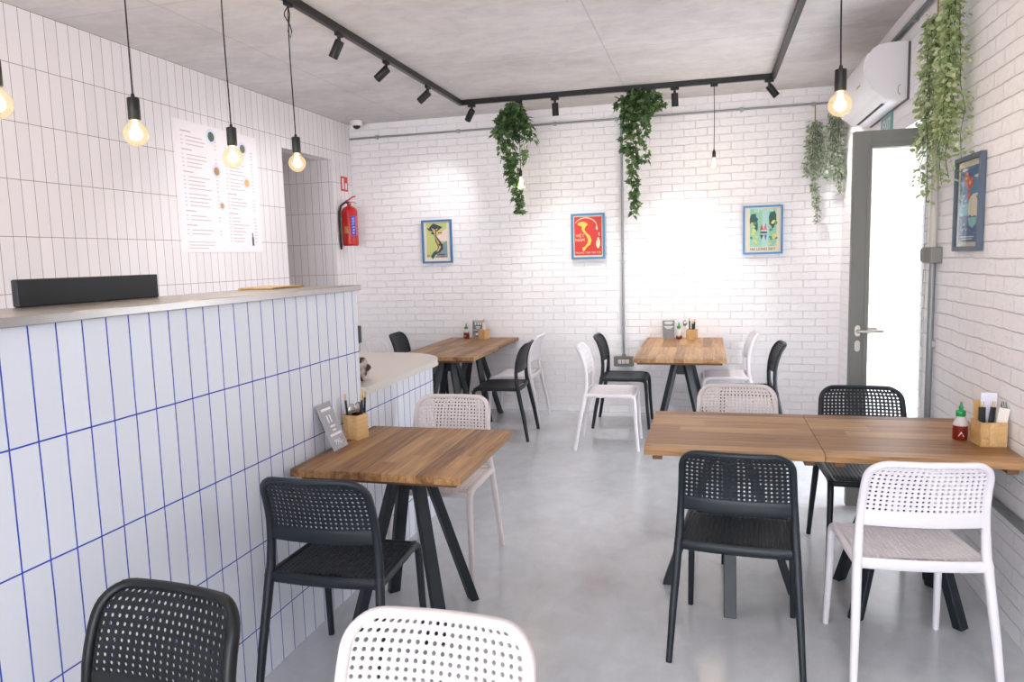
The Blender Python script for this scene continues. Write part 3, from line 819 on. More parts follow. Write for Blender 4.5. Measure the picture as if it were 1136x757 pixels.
# ------------------------------------------------------------------ hanging plants
def leaf_mesh(kind):
    if kind == 'ivy':
        o = [(0,0), (.30,-.12), (.52,.10), (.36,.30), (.46,.58), (.18,.55), (0,1.0), (-.18,.55), (-.46,.58), (-.36,.30), (-.52,.10), (-.30,-.12)]
    elif kind == 'round':
        o = [(0,0), (.24,.14), (.36,.42), (.28,.74), (0,.98), (-.28,.74), (-.36,.42), (-.24,.14)]
    else:
        o = [(0,0), (.20,.18), (.27,.46), (.18,.78), (0,1.05), (-.18,.78), (-.27,.46), (-.20,.18)]
    return o
def leaf_mat(name, c1, c2, rough=.45):
    m = mat(name, c1, rough, spec=.4); t = NT(m)
    g = t.add('ShaderNodeNewGeometry'); 
    t.link(t.ramp(g.outputs['Random Per Island'], [(0, c1), (.6, tuple((a+b)//2 for a, b in zip(c1, c2))), (1, c2)]), t.b.inputs['Base Color'])
    tl = t.add('ShaderNodeBsdfTranslucent'); t.link(t.b.inputs['Base Color'].links[0].from_socket, tl.inputs[0])
    mx = t.add('ShaderNodeMixShader'); mx.inputs[0].default_value = .35
    t.link(t.b.outputs[0], mx.inputs[1]); t.link(tl.outputs[0], mx.inputs[2]); t.link(mx.outputs[0], t.n['Material Output'].inputs[0])
    return m
def foliage(parent, strands, kind, size, m, density, seed, stem_m):
    r = random.Random(seed); out = leaf_mesh(kind); bm = bmesh.new(); sb = bmesh.new()
    for (pts, spread, dens) in strands:
        pts = [Vector(p) for p in pts]
        tube(sb, pts, .0018, n=5)
        L = sum((b-a).length for a, b in zip(pts, pts[1:])); n = int(L*density*dens)
        for k in range(n):
            s = r.random()*(len(pts)-1); i = min(int(s), len(pts)-2); f = s-i
            p = pts[i].lerp(pts[i+1], f)
            a = r.uniform(0, 2*PI); rr = spread*math.sqrt(r.random())
            p = p + Vector((math.cos(a)*rr, math.sin(a)*rr, r.uniform(-.015, .015)))
            sz = size*r.uniform(.65, 1.2)
            d = Vector((math.cos(a)*r.uniform(.3,1), math.sin(a)*r.uniform(.3,1), r.uniform(-1.1, .25))).normalized()
            nrm = Vector((math.cos(a)+r.uniform(-.5,.5), math.sin(a)+r.uniform(-.5,.5), r.uniform(-.1,.9))).normalized()
            sd = d.cross(nrm).normalized(); nrm = sd.cross(d)
            cv = bm.verts.new(p + d*sz*.4 - nrm*sz*.06)
            vs = [bm.verts.new(p + (sd*x + d*y)*sz + nrm*(abs(x)*.18 - .1*y*y)*sz) for x, y in out]
            for q in range(len(vs)): bm.faces.new((cv, vs[q], vs[(q+1) % len(vs)]))
    link('leaves', bm, m, parent); link('stems', sb, stem_m, parent)
def strand(x0, y0, z0, x1, y1, z1, n=6, wob=.012, r=rnd, sag=0):
    pts = []
    for i in range(n+1):
        k = i/n; pts.append((x0+(x1-x0)*k**.6+r.uniform(-wob,wob), y0+(y1-y0)*k**.6+r.uniform(-wob,wob), z0+(z1-z0)*k))
    return pts
STEMM = mat('green_stem', (70,96,48), .7); IVY = leaf_mat('ivy_leaf', (56,84,50), (138,170,112)); PALE = leaf_mat('grey_green_leaf', (134,150,126), (204,212,190)); LIME = leaf_mat('light_green_leaf', (140,158,104), (224,230,190))
# ivy 1
p = thing('hanging_ivy', 'dark green ivy hanging from the back track around a small bulb, left of centre', 'hanging plant', (-1.70, TYB, TZ0), 0, 'ivy plants on the track')
st = []
for i in range(9):
    x = -.16+.04*i; st.append((strand(rnd.uniform(-.03,.03), 0, -.03, x, rnd.uniform(-.05,.05), -.22-rnd.uniform(0,.16), 5), .045, 1.2))
st += [(strand(-.06, 0, -.06, -.10, .0, -.52), .05, 1.1), (strand(-.02, -.02, -.06, -.03, -.03, -.66), .05, 1.1), (strand(.0, 0, -.2, -.02, .0, -.80), .042, 1), (strand(-.05, 0, -.5, .03, .0, -.98), .030, .8), (strand(.05, .0, -.1, .12, .0, -.55), .03, .7), (strand(-.04, .0, -.55, .07, .0, -1.02, wob=.02), .022, .8)]
foliage(p, st, 'ivy', .056, IVY, 125, 11, STEMM)
bm = bmesh.new(); tube(bm, [(0,0,0), (.0,0,-.03), (.02,0,-.045), (0,0,-.06)], .003, n=6); link('hook', bm, BLACKM, p)
# ivy 2
p = thing('hanging_ivy', 'dark green ivy hanging from the back track beside the vertical wall pipe, right of centre', 'hanging plant', (-.58, TYB, TZ0), 0, 'ivy plants on the track')
st = []
for i in range(10):
    x = -.18+.04*i; st.append((strand(rnd.uniform(-.04,.04), 0, -.0, x, rnd.uniform(-.05,.05), -.10-rnd.uniform(.0,.22)*(1-abs(x-.0)/.3), 5), .045, 1.3))
st += [(strand(-.05, 0, -.06, -.11, .0, -.50), .05, 1), (strand(.0, -.02, -.06, .04, -.03, -.46), .05, 1.1), (strand(-.04, 0, -.2, -.06, .0, -.72), .046, 1), (strand(-.08, 0, -.45, -.04, .0, -1.0), .036, .9), (strand(.07, .0, -.05, .06, .0, -.62), .022, .6), (strand(.10, .0, -.02, .21, .0, -.14), .03, .9), (strand(-.05, .0, -.7, -.03, .0, -1.06, wob=.02), .02, .8)]
foliage(p, st, 'ivy', .056, IVY, 125, 12, STEMM)
bm = bmesh.new(); tube(bm, [(0,0,0), (.0,0,-.03), (.02,0,-.045), (0,0,-.06)], .003, n=6); link('hook', bm, BLACKM, p)
ROPE = mat('jute_rope', (150,128,92), .9)
def rope(p, L, top=0): 
    bm = bmesh.new(); tube(bm, [(0,0,top), (.002,0,-L)], .005, n=6); link('rope', bm, ROPE, p)
# small ones by the right corner
p = thing('hanging_plant', 'grey-green trailing plant with a long thin tail hanging on the back wall at right', 'hanging plant', (.925, 7.20, 2.85), 0, 'pale trailing plants at the back right')
rope(p, .16)
st = [(strand(dx*.3, 0, -.14, dx, -.01, -.62, wob=.008), .040, 1) for dx in (-.06, -.03, 0, .03, .05)] + [(strand(0, 0, -.5, .02, 0, -.92), .026, 1), (strand(.01, 0, -.7, .04, 0, -1.02), .014, .8)]
foliage(p, st, 'oval', .034, PALE, 240, 21, STEMM)
p = thing('hanging_plant', 'shorter grey-green trailing plant hanging in the corner below the air conditioner', 'hanging plant', (1.085, 7.12, 2.85), 0, 'pale trailing plants at the back right')
rope(p, .12)
st = [(strand(dx*.3, 0, -.10, dx, -.01, -.66, wob=.008), .040, 1) for dx in (-.07, -.03, 0, .03, .05)] + [(strand(0.02, 0, -.5, .04, 0, -.80), .018, .8)]
foliage(p, st, 'oval', .034, PALE, 240, 22, STEMM)
# big light ones on the right wall
for (y0, lab, zt, tail, sd) in ((4.235, 'light green small-leaved plant hanging nearest the glass door on the right wall', 2.72, 1.86, 31), (3.94, 'light green small-leaved plant hanging just above the framed poster on the right wall', 2.86, 1.95, 32)):
    p = thing('hanging_plant', lab, 'hanging plant', (1.105, y0, 2.89), 0, 'light green plants by the door')
    rope(p, 2.89-zt+.02)
    a = zt-2.89; b = tail-2.89
    st = []
    for i in range(8):
        dy = rnd.uniform(-.06,.06); dx = rnd.uniform(-.04,.02)
        st.append((strand(dx*.3, dy*.3, a, dx, dy, b+rnd.uniform(.12,.42), wob=.010), .036, 1))
    st += [(strand(0, 0, a-.3, -.01, .03, b-.06, wob=.012), .035, .9), (strand(.02, 0, a-.2, .03, -.05, b+.02, wob=.012), .035, .9), (strand(-.02, 0, b+.3, -.04, .06, b+.03), .03, .9)]
    foliage(p, st, 'round', .029, LIME, 190, sd, STEMM)

# ------------------------------------------------------------------ pictures
def pane_glass():
    if 'pane_glass' in MATS: return MATS['pane_glass']
    g = bpy.data.materials.new('pane_glass'); g.use_nodes = True; n = g.node_tree.nodes; n.clear(); l = g.node_tree.links
    ou = n.new('ShaderNodeOutputMaterial'); mx = n.new('ShaderNodeMixShader'); ta = n.new('ShaderNodeBsdfTransparent'); gg = n.new('ShaderNodeBsdfGlossy'); gg.inputs['Roughness'].default_value = .03
    ta.inputs[0].default_value = (.98, .99, .99, 1)
    lw_ = n.new('ShaderNodeLayerWeight'); lw_.inputs[0].default_value = .5
    p = n.new('ShaderNodeMath'); p.operation = 'POWER'; l.new(lw_.outputs['Facing'], p.inputs[0]); p.inputs[1].default_value = 5
    q = n.new('ShaderNodeMath'); q.operation = 'MULTIPLY_ADD'; l.new(p.outputs[0], q.inputs[0]); q.inputs[1].default_value = .7; q.inputs[2].default_value = .03
    l.new(q.outputs[0], mx.inputs[0]); l.new(ta.outputs[0], mx.inputs[1]); l.new(gg.outputs[0], mx.inputs[2]); l.new(mx.outputs[0], ou.inputs[0])
    MATS['pane_glass'] = g; return g
def frame_art(name, label, x0, x1, z0, z1, place, art, texts=(), fw_=.020, frame_rgb=(84,130,170), glass=False, paper=(228,218,204), rz=0):
    """local: centre origin, faces -Y; art = list of (rgb, [(u,v)...]) with u,v in 0..1 of the picture opening"""
    w, h = x1-x0, z1-z0
    t = thing(name, label, 'poster', place, rz)
    t.location = place
    fm = mat('frame_paint_%d_%d_%d' % frame_rgb, frame_rgb, .45)
    bm = bmesh.new(); d = .022
    o = [(-w/2, -h/2), (w/2, -h/2), (w/2, h/2), (-w/2, h/2)]; i_ = [(-w/2+fw_, -h/2+fw_), (w/2-fw_, -h/2+fw_), (w/2-fw_, h/2-fw_), (-w/2+fw_, h/2-fw_)]
    V = {}
    for k in range(4):
        for nm, src in (('o', o), ('i', i_)):
            for yy in (-d, 0): V[nm, k, yy] = bm.verts.new((src[k][0], yy, src[k][1]))
    for k in range(4):
        j = (k+1) % 4
        bm.faces.new((V['o',k,-d], V['o',j,-d], V['i',j,-d], V['i',k,-d])); bm.faces.new((V['o',k,0], V['i',k,0], V['i',j,0], V['o',j,0]))
        bm.faces.new((V['o',k,-d], V['o',k,0], V['o',j,0], V['o',j,-d])); bm.faces.new((V['i',k,-d], V['i',j,-d], V['i',j,0], V['i',k,0]))
    bmesh.ops.recalc_face_normals(bm, faces=bm.faces); link('frame', bm, fm, t)
    bm = bmesh.new(); box(bm, -w/2+fw_*.9, w/2-fw_*.9, -.008, 0, -h/2+fw_*.9, h/2-fw_*.9)
    bmesh.ops.recalc_face_normals(bm, faces=bm.faces)
    ms = [mat('poster_paper_%d' % paper[0], paper, .6)]
    iw, ih = w-2*fw_, h-2*fw_
    pr = link('print', bm, ms, t)
    bm = bmesh.new(); cols = []
    for n_, (rgb, pts) in enumerate(art):
        if rgb not in cols: cols.append(rgb)
        yy = -.0082-.00012*n_
        vs = [bm.verts.new(((u-.5)*iw, yy, (v-.5)*ih)) for u, v in pts]
        f = bm.faces.new(vs); f.material_index = cols.index(rgb)
        f.normal_update()
        if f.normal.y > 0: f.normal_flip()
    bmesh.ops.triangulate(bm, faces=bm.faces)
    link('artwork', bm, [mat('ink_%d_%d_%d' % c_, c_, .55) for c_ in cols], pr)
    for (s, u, v, size, rgb) in texts:
        M = Matrix.Translation(((u-.5)*iw, -.0082-.00012*len(art), (v-.5)*ih)) @ Matrix.Rotation(PI/2, 4, 'X')
        text_obj('lettering', s, size, mat('ink_%d_%d_%d' % rgb, rgb, .55), pr, M, .0002)
    if glass:
        bm = bmesh.new(); box(bm, -w/2+fw_, w/2-fw_, -.0155, -.0140, -h/2+fw_, h/2-fw_); bmesh.ops.recalc_face_normals(bm, faces=bm.faces)
        g = pane_glass()
        link('glass', bm, g, t)
    return t
def rect(a, b, c, d): return [(a, b), (c, b), (c, d), (a, d)]
def blob(cx_, cy_, rx, ry, n=12, jit=0, seed=1):
    r = random.Random(seed); return [(cx_+rx*math.cos(2*PI*i/n)*(1+r.uniform(-jit,jit)), cy_+ry*math.sin(2*PI*i/n)*(1+r.uniform(-jit,jit))) for i in range(n)]
blues = (62,116,160)
# left poster: yellow-green land map
art = [((196,202,128), rect(.10,.09,.88,.98)), ((236,214,202), [(.50,.62), (.88,.84), (.88,.50), (.60,.52)]), ((126,150,160), [(.40,.09), (.88,.09), (.88,.52), (.72,.46), (.60,.26)]),
       ((52,66,82), [(.12,.86), (.20,.84), (.28,.91), (.38,.96), (.50,.93), (.72,.86), (.60,.80), (.48,.74), (.48,.64), (.60,.53), (.72,.42), (.72,.30), (.58,.22), (.42,.16), (.32,.05), (.24,.13), (.36,.24), (.50,.29), (.52,.38), (.44,.50), (.42,.60), (.38,.68), (.26,.70), (.34,.76), (.20,.78)]),
       ((214,172,98), [(.30,.86), (.42,.80), (.56,.84), (.44,.72), (.45,.62), (.58,.47), (.64,.35), (.56,.27), (.46,.22), (.56,.36), (.50,.48), (.44,.60), (.40,.70), (.36,.76)]),
       ((52,66,82), blob(.58,.42,.035,.03,7,.5,6)), ((52,66,82), blob(.46,.78,.03,.03,7,.5,3)), ((190,84,66), rect(.54,.70,.70,.735)), ((190,84,66), rect(.62,.10,.78,.14)), ((70,70,80), rect(.50,.16,.78,.185)), ((190,110,90), rect(.10,.12,.20,.16))]
frame_art('poster', 'blue-framed poster of a yellow-green illustrated map, leftmost on the back wall', 0, .330, 0, .447, (-2.722, YB-.014, 1.765), art, fw_=.020, frame_rgb=blues)
# red poster
RED, YEL, CRM = (206,56,48), (232,196,84), (226,212,184)
arc = [(.36+.40*math.cos(a)*1.0+.06, .72+.24*math.sin(a)) for a in [R_(d) for d in range(150, -20, -15)]]
arc2 = [(x*.985+.002, y-.022) for x, y in arc][::-1]
art = [(RED, rect(.03,.04,.97,.97)), (YEL, [(.14,.80), (.20,.84), (.32,.86), (.42,.84), (.50,.79), (.42,.73), (.38,.66), (.46,.58), (.58,.50), (.62,.40), (.58,.30), (.46,.24), (.38,.16), (.32,.14), (.30,.22), (.40,.26), (.48,.34), (.50,.42), (.44,.52), (.32,.62), (.28,.68), (.30,.74), (.20,.76)]), (CRM, arc+arc2), (CRM, blob(.84,.34,.075,.13,14,.12,4)), (CRM, blob(.80,.70,.03,.05,8,.4,2)), (CRM, blob(.88,.55,.02,.05,8,.4,8)), (RED, blob(.80,.42,.02,.04,8))]
frame_art('poster', 'blue-framed red poster with a yellow country outline, centre of the back wall', 0, .332, 0, .447, (-1.139, YB-.014, 1.765), art,
          texts=[('VIỆT', .225, .515, .042, CRM), ('NAM', .225, .410, .042, CRM), ('TRONG TRÁI TIM TÔI', .49, .10, .0265, CRM)], fw_=.021, frame_rgb=(74,132,168))
# green poster
MINT, DKG, YL = (150,204,176), (50,86,84), (228,220,116)
art = [(MINT, rect(.14,.13,.88,.97)), ((176,214,206), rect(.48,.13,.66,.90)), (DKG, blob(.24,.74,.11,.13,12,.25,2)), (DKG, blob(.32,.60,.05,.12,10,.3,3)), (DKG, blob(.77,.72,.10,.18,12,.25,5)), ((208,76,84), [(.42,.50), (.47,.64), (.52,.50)]), ((222,110,140), [(.52,.50), (.58,.66), (.62,.50)]), ((90,60,70), rect(.43,.42,.62,.46)), ((70,60,80), [(.42,.39), (.52,.39), (.47,.28)]), ((110,120,170), [(.53,.39), (.62,.39), (.58,.26)])]
r_ = random.Random(5)
for i in range(26):
    u = r_.choice([r_.uniform(.16,.34), r_.uniform(.70,.87), r_.uniform(.16,.87)]); v = r_.uniform(.15,.42) if .34 < u < .70 else r_.uniform(.15,.68)
    if .34 < u < .70: v = r_.uniform(.15,.19)
    art.append(((YL if i % 3 else (60,150,130)), blob(u, v, .045, .030, 8, .35, i)))
frame_art('poster', 'blue-framed green bay poster with two small boats, right part of the back wall', 0, .352, 0, .449, (.496, YB-.014, 1.768), art,
          texts=[('VIETNAM', .51, .925, .040, (226,236,226)), ('HA LONG BAY', .50, .070, .034, (60,60,62))], fw_=.018, frame_rgb=(84,140,190), paper=(230,220,200))
# right wall poster
SEA, SKY = (34,92,150), (58,130,176)
art = [((34,96,148), rect(.08,.05,.92,.93)), (SKY, rect(.08,.38,.92,.80)), ((100,176,196), rect(.08,.36,.92,.50)), (SEA, rect(.08,.05,.92,.36)), ((238,226,200), blob(.68,.44,.22,.155,24)), (SEA, rect(.30,.29,.92,.345)), ((130,198,190), [(.48,.335), (.88,.335), (.84,.26), (.70,.21), (.56,.24)]), ((40,70,130), [(.36,.335), (.42,.365), (.50,.34), (.58,.37), (.66,.335)]), ((40,70,130), [(.70,.335), (.76,.36), (.82,.335)])]
for (u, v, s) in ((.36,.80,.11), (.54,.74,.14), (.50,.60,.08)):
    art.append(((208,66,52), blob(u, v, s, s*.55, 9, .25, int(u*100))))
    art.append(((236,190,90), blob(u, v, s*.3, s*.16, 8)))
for (u, v) in ((.84,.80), (.78,.59), (.30,.90)):
    art.append(((228,222,212), blob(u, v, .12, .018, 10, .2, int(v*100))))
for i, (u, v) in enumerate(((.20,.56), (.28,.60), (.36,.54), (.30,.48), (.22,.38), (.34,.26), (.28,.20), (.44,.20))):
    art.append(((232,232,236), [(u-.07, v+.03), (u, v-.005), (u+.08, v+.022), (u+.01, v-.022)]))
for i in range(7): art.append(((98,156,190), [(.12+.11*i, .15+.03*(i % 3)), (.2+.11*i, .165+.03*(i % 3)), (.2+.11*i, .158+.03*(i % 3)), (.13+.11*i, .143+.03*(i % 3))]))
art += [((214,220,228), rect(.22,.105,.80,.118)), ((214,220,228), rect(.30,.08,.74,.092))]
frame_art('poster', 'blue-grey framed sea poster with red flowers and a pale sun on the right wall', 0, .355, 0, .437, (XR-.004, 3.872, 1.763), art, fw_=.022, frame_rgb=(78,92,108), glass=True, rz=R_(-90), paper=(220,208,190))

# menu board on the tiled wall
mb = thing('menu_board', 'large white printed menu sheet with dish photos on the tiled wall', 'menu', (XL, 5.055, 2.155))
bxo('sheet', (0, .006, -.497, .497, -.475, .475), mat('menu_white', (247,241,245), .35), mb)
bm = bmesh.new(); r_ = random.Random(3)
def mrow(y, z, L, h=.006): box(bm, .0061, .0066, y, y+L, z-h/2, z+h/2)
cur = .40
for blk, n_ in ((1,3), (1,4), (1,4), (0,4), (1,2), (1,2)):
    if blk: mrow(-.43, cur, .11, .008); cur -= .035
    for i in range(n_):
        mrow(-.43, cur, .02); mrow(-.38, cur, r_.uniform(.16,.26)); mrow(.0-.06, cur, .025); cur -= .028
    cur -= .012
for i in range(3): mrow(-.43, -.40-.022*i, r_.uniform(.22,.34), .005)
cur = .34
for blk, n_ in ((0,3), (0,5), (0,4), (1,4), (1,8)):
    if blk: mrow(.07, cur, .12, .008); cur -= .035
    for i in range(n_):
        mrow(.07, cur, .02); mrow(.11, cur, r_.uniform(.08,.22)); mrow(.40, cur, .03); cur -= .0265
    cur -= .012
link('lettering', bm, mat('menu_ink', (206,186,194), .6), mb)
for (y, z, s, c1, c2) in ((-.09,.40,.060,(226,232,248),(90,100,90)), (-.05,.145,.052,(228,226,240),(178,140,100)), (-.01,-.115,.034,(226,222,226),(206,160,110)), (.30,.36,.055,(226,226,246),(110,122,92)), (.33,.09,.050,(230,226,240),(226,180,120))):
    bm = bmesh.new(); lathe(bm, [(0,.0074), (s*.8,.0074), (s*.8,.0062), (s,.0064), (s*1.02,.006)], 24, M=Matrix.Translation((0,y,z)) @ Matrix.Rotation(PI/2, 4, 'Y') ); bmesh.ops.recalc_face_normals(bm, faces=bm.faces)
    pl = link('dish_picture', bm, mat('ink_%d_%d_%d' % c1, c1, .5), mb)
    bm = bmesh.new(); lathe(bm, [(0,.0082), (s*.62,.0082), (s*.62,.0075)], 16, M=Matrix.Translation((0,y,z)) @ Matrix.Rotation(PI/2, 4, 'Y')); bmesh.ops.recalc_face_normals(bm, faces=bm.faces)
    link('food', bm, mat('ink_%d_%d_%d' % c2, c2, .6), pl)
bm = bmesh.new(); box(bm, .0062, .0068, .355, .380, -.42, -.35); box(bm, .0062, .0068, .36, .373, -.35, -.315); link('bottle_picture', bm, mat('ink_dark', (60,56,70), .5), mb)

# ------------------------------------------------------------------ wall services
def pipe_thing(name, label, segs, r, m=GALV, clips=()):
    t = thing(name, label, 'pipe', segs[0][0])
    bm = bmesh.new()
    for s in segs: cyl(bm, s[0], s[1], r, n=12)
    o = link('pipe_run', bm, m, t, 'auto'); rel(o)
    if clips:
        for c_ in clips: rel(bxo('clip', (c_[0]-.014, c_[0]+.014, c_[1]-.014, c_[1]+.014, c_[2]-.018, c_[2]+.018), mat('clip_metal', (176,178,178), .4, metal=.7), t, bevel=.002))
    return t
pipe_thing('wall_conduit', 'long thin grey conduit running along the top of the back wall', [((XL+.01, YB-.022, 2.868), (XR-.02, YB-.022, 2.872))], .010, clips=[(x, YB-.016, 2.87) for x in (-3.35, -2.45, -1.45, -.85, .30, .92)])
pipe_thing('wall_conduit', 'vertical grey conduit on the back wall running down to the socket box', [((-.800, YB-.022, 2.855), (-.800, YB-.022, .575))], .0115, clips=[(-.80, YB-.016, z) for z in (2.2, 1.5, .9)])
pipe_thing('wall_conduit', 'grey conduit along the top of the right wall above the air conditioner', [((XR-.022, YB-.06, 2.89), (XR-.022, -2.8, 2.89))], .014, m=mat('dark_conduit', (112,118,124), .5, metal=.5), clips=[(XR-.014, y, 2.89) for y in (6.6, 4.9)])
pipe_thing('wall_conduit', 'wide vertical conduit on the right wall between junction box and ceiling', [((XR-.026, 4.362, 2.872), (XR-.026, 4.362, 1.565))], .018, m=mat('pale_conduit', (196,192,184), .5))
pipe_thing('wall_conduit', 'grey vertical conduit on the right wall below the junction box', [((XR-.024, 4.362, 1.485), (XR-.024, 4.362, .49)), ((XR-.024, 4.362, .50), (XR-.024, -2.5, .50))], .016, m=mat('pipe_grey', (138,142,144), .45, metal=.4), clips=[(XR-.014, 4.362, 1.05)])
jb = thing('junction_box', 'weathered grey junction box with a clip on the right wall conduit', 'junction box', (XR, 4.365, 1.482))
bxo('box_body', (-.055, 0, -.085, .085, 0, .085), GREYM, jb, bevel=.006)
bm = bmesh.new(); tube(bm, [(-.05,.085,.012), (-.05,.108,.014), (-.05,.112,.045), (-.05,.108,.072), (-.05,.085,.074)], .006, n=8); link('latch', bm, GREYM, jb, True)
sk = thing('socket_box', 'grey box with white sockets low on the back wall at the end of the conduit', 'socket box', (-.80, YB, .475))
bxo('box_body', (-.098, .098, -.055, 0, 0, .098), mat('socket_grey', (120,120,114), .55), sk, bevel=.008)
for x in (-.038, .0, .038):
    bxo('socket', (x-.016, x+.016, -.062, -.052, .028, .070), mat('socket_white', (216,214,210), .4), sk, bevel=.003)
bxo('gland', (-.018, .018, -.04, 0, .098, .118), GREYM, sk, bevel=.003)
# dome camera
dc = thing('dome_camera', 'white security camera with a black dome in the corner of the ceiling', 'camera', (-3.50, 7.11, ZC))
lathe_o('housing', [(0,0), (.066,0), (.066,-.030), (.060,-.045), (.040,-.050), (0,-.050)], mat('camera_white', (232,228,226), .4), dc)
lathe_o('dome', [(.040,-.049)] + [(.040*math.cos(a), -.050-.032*math.sin(a)) for a in [R_(10*i) for i in range(1, 9)]] + [(0,-.082)], mat('camera_dome', (20,20,22), .1), dc, smooth=True)

# fire extinguisher
fe = thing('fire_extinguisher', 'red fire extinguisher with black hose on the tiled wall by the corner', 'fire extinguisher', (XL+.105, 6.98, 1.745))
REDP = mat('extinguisher_red', (190,26,22), .3, spec=.5)
lathe_o('cylinder', [(0,0), (.070,.0), (.078,.008), (.080,.02), (.080,.34), (.076,.365), (.060,.388), (.035,.402), (.022,.408), (.020,.425), (0,.425)], REDP, fe, n=36)
bm = bmesh.new(); box(bm, -.016, .016, -.02, .02, .425, .452, bevel=.003); link('valve', bm, mat('brass', (170,160,150), .35, metal=.8), fe)
bm = bmesh.new(); sweep(bm, [(-.02,-.03,.455), (.0,.0,.470), (.03,.03,.500), (.05,.05,.505)], (.014,.007), side=Vector((.7,-.7,0)), n=8)
sweep(bm, [(.0,-.03,.452), (.02,.01,.445), (.045,.04,.443), (.05,.055,.436)], (.009,.003), side=Vector((.7,-.7,0)), n=8); link('lever', bm, REDP, fe)
bm = bmesh.new(); tube(bm, [(.01,-.01,.44), (-.03,-.03,.442), (-.065,-.050,.41), (-.080,-.060,.35), (-.083,-.062,.2), (-.081,-.062,.04), (-.080,-.060,.0)], .011, n=10); cyl(bm, (-.080,-.060,.01), (-.080,-.060,-.035), .013, .010, n=12); link('hose', bm, mat('rubber_black', (22,24,26), .5), fe, True)
def wrap(a0, a1, z0, z1, r, n=10):
    bm = bmesh.new(); lo = []; hi = []
    for i in range(n+1):
        a = a0+(a1-a0)*i/n; lo.append(bm.verts.new((r*math.cos(a), r*math.sin(a), z0))); hi.append(bm.verts.new((r*math.cos(a), r*math.sin(a), z1)))
    for i in range(n): bm.faces.new((lo[i], lo[i+1], hi[i+1], hi[i]))
    return bm
# the side that faces the viewer is about angle -62 deg
lb = link('label', wrap(R_(-20), R_(22), .105, .300, .0806), mat('label_red', (206,96,100), .4), fe); lb['label'] = 'red and white printed band'
l2 = link('label', wrap(R_(-54), R_(-20), .100, .303, .0810), mat('label_blue', (44,70,190), .4), fe); l2['label'] = 'blue printed band with white letters'
l3 = link('label', wrap(R_(-106), R_(-78), .125, .195, .0808), mat('label_gold', (178,148,84), .45), fe); l3['label'] = 'small gold sticker'
for i, ch in enumerate('PASTOR'):
    a = R_(-37); z = .130+.029*i
    M = Matrix.Translation((.0815*math.cos(a), .0815*math.sin(a), z)) @ Matrix.Rotation(a+PI/2, 4, 'Z') @ Matrix.Rotation(PI/2, 4, 'X') @ Matrix.Rotation(PI/2, 4, 'Z')
    text_obj('lettering', ch, .034, PRINTW, l2, M, .0003)
es = thing('fire_sign', 'small red and white fire extinguisher sign on the tiled wall above the extinguisher', 'sign', (XL, 7.10, 2.39))
bxo('panel', (0, .004, -.072, .072, -.075, .075), mat('sign_red', (222,58,34), .4), es)
bxo('pictogram', (.004, .005, -.055, -.012, -.055, .055), PRINTW, es)
bxo('flame_symbol', (.004, .005, .012, .055, -.055, .01), PRINTW, es)
# exit sign
ex = thing('exit_sign', 'green EXIT sign above the open glass door', 'sign', (XR, 5.60, 2.39))
bxo('panel', (-.010, 0, -.155, .155, -.07, .075), mat('sign_green', (104,160,156), .4), ex)
text_obj('lettering', 'EXIT', .11, PRINTW, ex, Matrix.Translation((-.0105, -.01, .0)) @ Matrix.Rotation(-PI/2, 4, 'Z') @ Matrix.Rotation(PI/2, 4, 'X'), .0004)

# air conditioner: side profile extruded along Y
ac = thing('air_conditioner', 'white wall-mounted air conditioner above the glass door', 'air conditioner', (XR, 5.06, 2.47))
prof = [(0,.0), (-.115,.0), (-.135,.006), (-.160,.030), (-.205,.070), (-.228,.105), (-.245,.150), (-.252,.195), (-.246,.240), (-.228,.285), (-.205,.312), (-.175,.330), (-.13,.337), (-.06,.338), (0,.338)]
def extr(name, prof, y0, y1, m, parent, bevel=0):
    bm = bmesh.new(); a = [bm.verts.new((x, y0, z)) for x, z in prof]; b = [bm.verts.new((x, y1, z)) for x, z in prof]
    n = len(prof)
    for i in range(n): bm.faces.new((a[i], a[(i+1)%n], b[(i+1)%n], b[i]))
    fa = bm.faces.new(a[::-1]); fb = bm.faces.new(b)
    if bevel: bmesh.ops.bevel(bm, geom=list(fa.edges)+list(fb.edges), offset=bevel, segments=2, affect='EDGES')
    bmesh.ops.recalc_face_normals(bm, faces=bm.faces)
    return link(name, bm, m, parent, 'auto')
ACW = mat('ac_white', (226,222,224), .35); 
extr('housing', prof, 0, 1.05, ACW, ac, bevel=.006)
fp = [(-.150,.026), (-.209,.068), (-.233,.104), (-.251,.150), (-.258,.195), (-.252,.242), (-.233,.288), (-.229,.284), (-.245,.240), (-.250,.195), (-.243,.151), (-.226,.108), (-.204,.074), (-.147,.031)]
extr('front_panel', fp, .004, 1.046, mat('ac_panel', (232,229,232), .28), ac)
d1 = Vector((-.205+.160, .070-.030)); 
bm = bmesh.new()
M = Matrix.Translation((-.118,.5,.0)) 
box(bm, -.1245, -.1085, .13, .93, -.0025, .002); link('air_slot', bm, mat('slot_dark', (18,18,20), .6), ac)
bxo('louvre', (-.104, -.050, .06, .99, -.004, .003), mat('ac_white2', (236,236,242), .35), ac, bevel=.0015)
bxo('back_plate', (-.012, .0, -.012, 1.06, -.008, .33), mat('ac_back', (96,92,92), .6), ac)
bm = bmesh.new(); tube(bm, [(-.048,-.001,.085), (-.060,-.001,.075), (-.062,-.001,.055), (-.060,-.001,.035), (-.048,-.001,.025)], .002, n=6)
link('cable_knockout', bm, mat('seam_grey', (120,116,118), .6), ac)
bm = bmesh.new(); box(bm, -.2555, -.2535, .12, .22, .115, .125); link('badge', bm, mat('badge_silver', (150,150,156), .3, metal=.8), ac)

